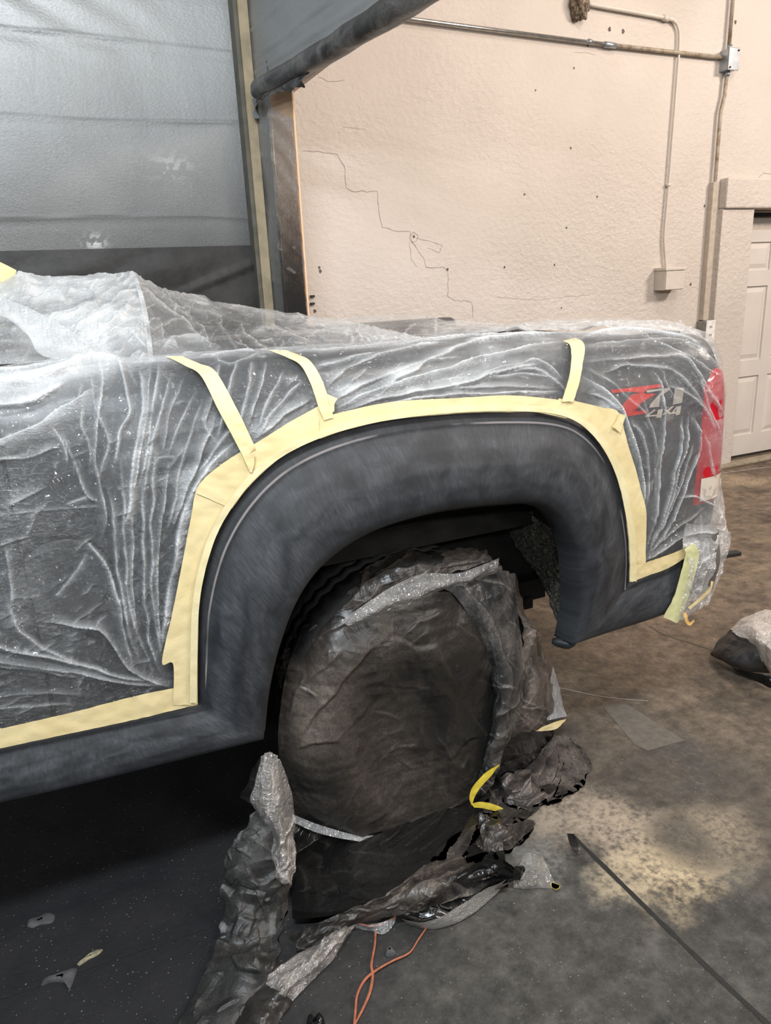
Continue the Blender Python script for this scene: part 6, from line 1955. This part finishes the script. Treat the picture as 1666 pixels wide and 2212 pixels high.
# ---- heap of plastic at the right edge
hp = thing('plastic_heap', 'black and white plastic heap on the floor at the right edge', 'plastic heap')
sheet('black_sheet', [
    [(1570, 1365, 0, .10), (1585, 1360, 0, .14), (1620, 1372, 0, .16), (1660, 1400, 0, .16)],
    [(1550, 1385, 0, .07), (1585, 1385, 0, .13), (1625, 1405, 0, .15), (1668, 1430, 0, .14)],
    [(1536, 1405, 0, .04), (1570, 1420, 0, .085), (1615, 1435, 0, .10), (1670, 1440, 0, .09)],
    [(1534, 1412, 0, .02), (1570, 1432, 0, .05), (1615, 1450, 0, .05), (1672, 1455, 0, .05)]],
    mat_dusty('black_textured_sheet', dark=(0.025, 0.024, 0.025), dust=(0.12, 0.115, 0.11), amt=0.6, rough=0.4, scale=1.2), hp, 70, 80, 0.006, 12, 161, fine=0.002)
sheet('shiny_underside', [
    [(1534, 1410, 0, .03), (1575, 1432, 0, .045), (1615, 1450, 0, .05), (1680, 1462, 0, .05)],
    [(1540, 1422, 0, .012), (1580, 1442, 0, .012), (1620, 1462, 0, .012), (1690, 1490, 0, .012)],
    [(1560, 1430, 0, .006), (1595, 1448, 0, .006), (1630, 1466, 0, .006), (1700, 1505, 0, .006)]], M['gloss'], hp, 40, 70, 0.010, 13, 162, fine=0.004)
sheet('white_film', [
    [(1576, 1362, 0, .12), (1600, 1340, 0, .12), (1640, 1322, 0, .12), (1720, 1318, 0, .12)],
    [(1590, 1370, 0, .17), (1615, 1355, 0, .20), (1650, 1345, 0, .21), (1720, 1345, 0, .21)],
    [(1612, 1384, 0, .18), (1635, 1380, 0, .22), (1660, 1375, 0, .23), (1730, 1380, 0, .22)],
    [(1640, 1410, 0, .16), (1655, 1415, 0, .18), (1680, 1420, 0, .2), (1740, 1420, 0, .18)],
    [(1655, 1450, 0, .05), (1670, 1455, 0, .08), (1690, 1460, 0, .08), (1740, 1470, 0, .06)]],
    mat_film('white_plastic_film', (0.72, 0.67, 0.62), 0.12, 0.45, 0.2, 0.6, 0.7), hp, 80, 80, 0.010, 11, 163, milk=0.35, fine=0.004)

# ---- odds and ends on the floor
a, b = PZ(1470, 1212, 0.012), PZ(1597, 1194, 0.012)
dv = (b - a) / 2
o = MB().obox((a + b) / 2, dv, np.array([-dv[1], dv[0], 0]) / np.linalg.norm(dv) * 0.022, (0, 0, 0.011)).build('flat_bar', M['blackstick'], None, bevel=0.003)
tag(o, 'black flat bar lying on the brown floor behind the bumper', 'bar')


def scrap(pts, name, label, mat, cat, h=0.012, group=None, seed=1):
    P = np.array([PZ(px, py, 0.004) for px, py in pts])
    c = P.mean(0)
    rings = [P * (1 - f) + c * f for f in (0, 0.25, 0.5, 0.8)]
    G = np.array([np.concatenate([crom(np.concatenate([r, r[:1]]), 40)]) for r in rings])
    G[..., 2] = 0.003 + h * (0.35 + 0.65 * np.abs(vnoise(G * 30, seed))) * np.array([0.05, .7, 1, 1])[:, None]
    G = np.concatenate([G[:1] * np.array([1, 1, 0]) + np.array([0, 0, 0.001]), G])
    return tag(grid_obj(name, G, mat), label, cat, group)


GF = 'scraps on the dark floor'
scrap([(58, 2000), (62, 1985), (85, 1978), (100, 1970), (118, 1975), (112, 1992), (85, 1997), (70, 2003)], 'paper_scrap', 'dark flat scrap highest on the black floor at left', M['scrap'], 'scrap', 0.010, GF, 3)
scrap([(166, 2082), (185, 2065), (205, 2052), (222, 2050), (210, 2062), (190, 2072), (172, 2084)], 'leaf_scrap', 'thin tan scrap on the black floor at left', M['leaf'], 'scrap', 0.010, GF, 4)
scrap([(88, 2128), (95, 2112), (120, 2105), (140, 2095), (165, 2090), (163, 2105), (150, 2135), (140, 2122), (115, 2120)], 'paper_scrap', 'dark torn scrap lying across the floor line at left', M['scrap'], 'scrap', 0.012, GF, 5)
scrap([(833, 2052), (842, 2042), (850, 2050), (856, 2060), (840, 2066), (832, 2064)], 'dirt_clod', 'small dark clod beside the orange strings', M['scrap'], 'clod', 0.014, None, 6)
scrap([(662, 2212), (668, 2190), (680, 2200), (695, 2192), (702, 2215), (690, 2240), (665, 2240)], 'paper_scrap', 'black crumpled scrap at the bottom edge left of the strings', M['gloss'], 'scrap', 0.03, None, 7)
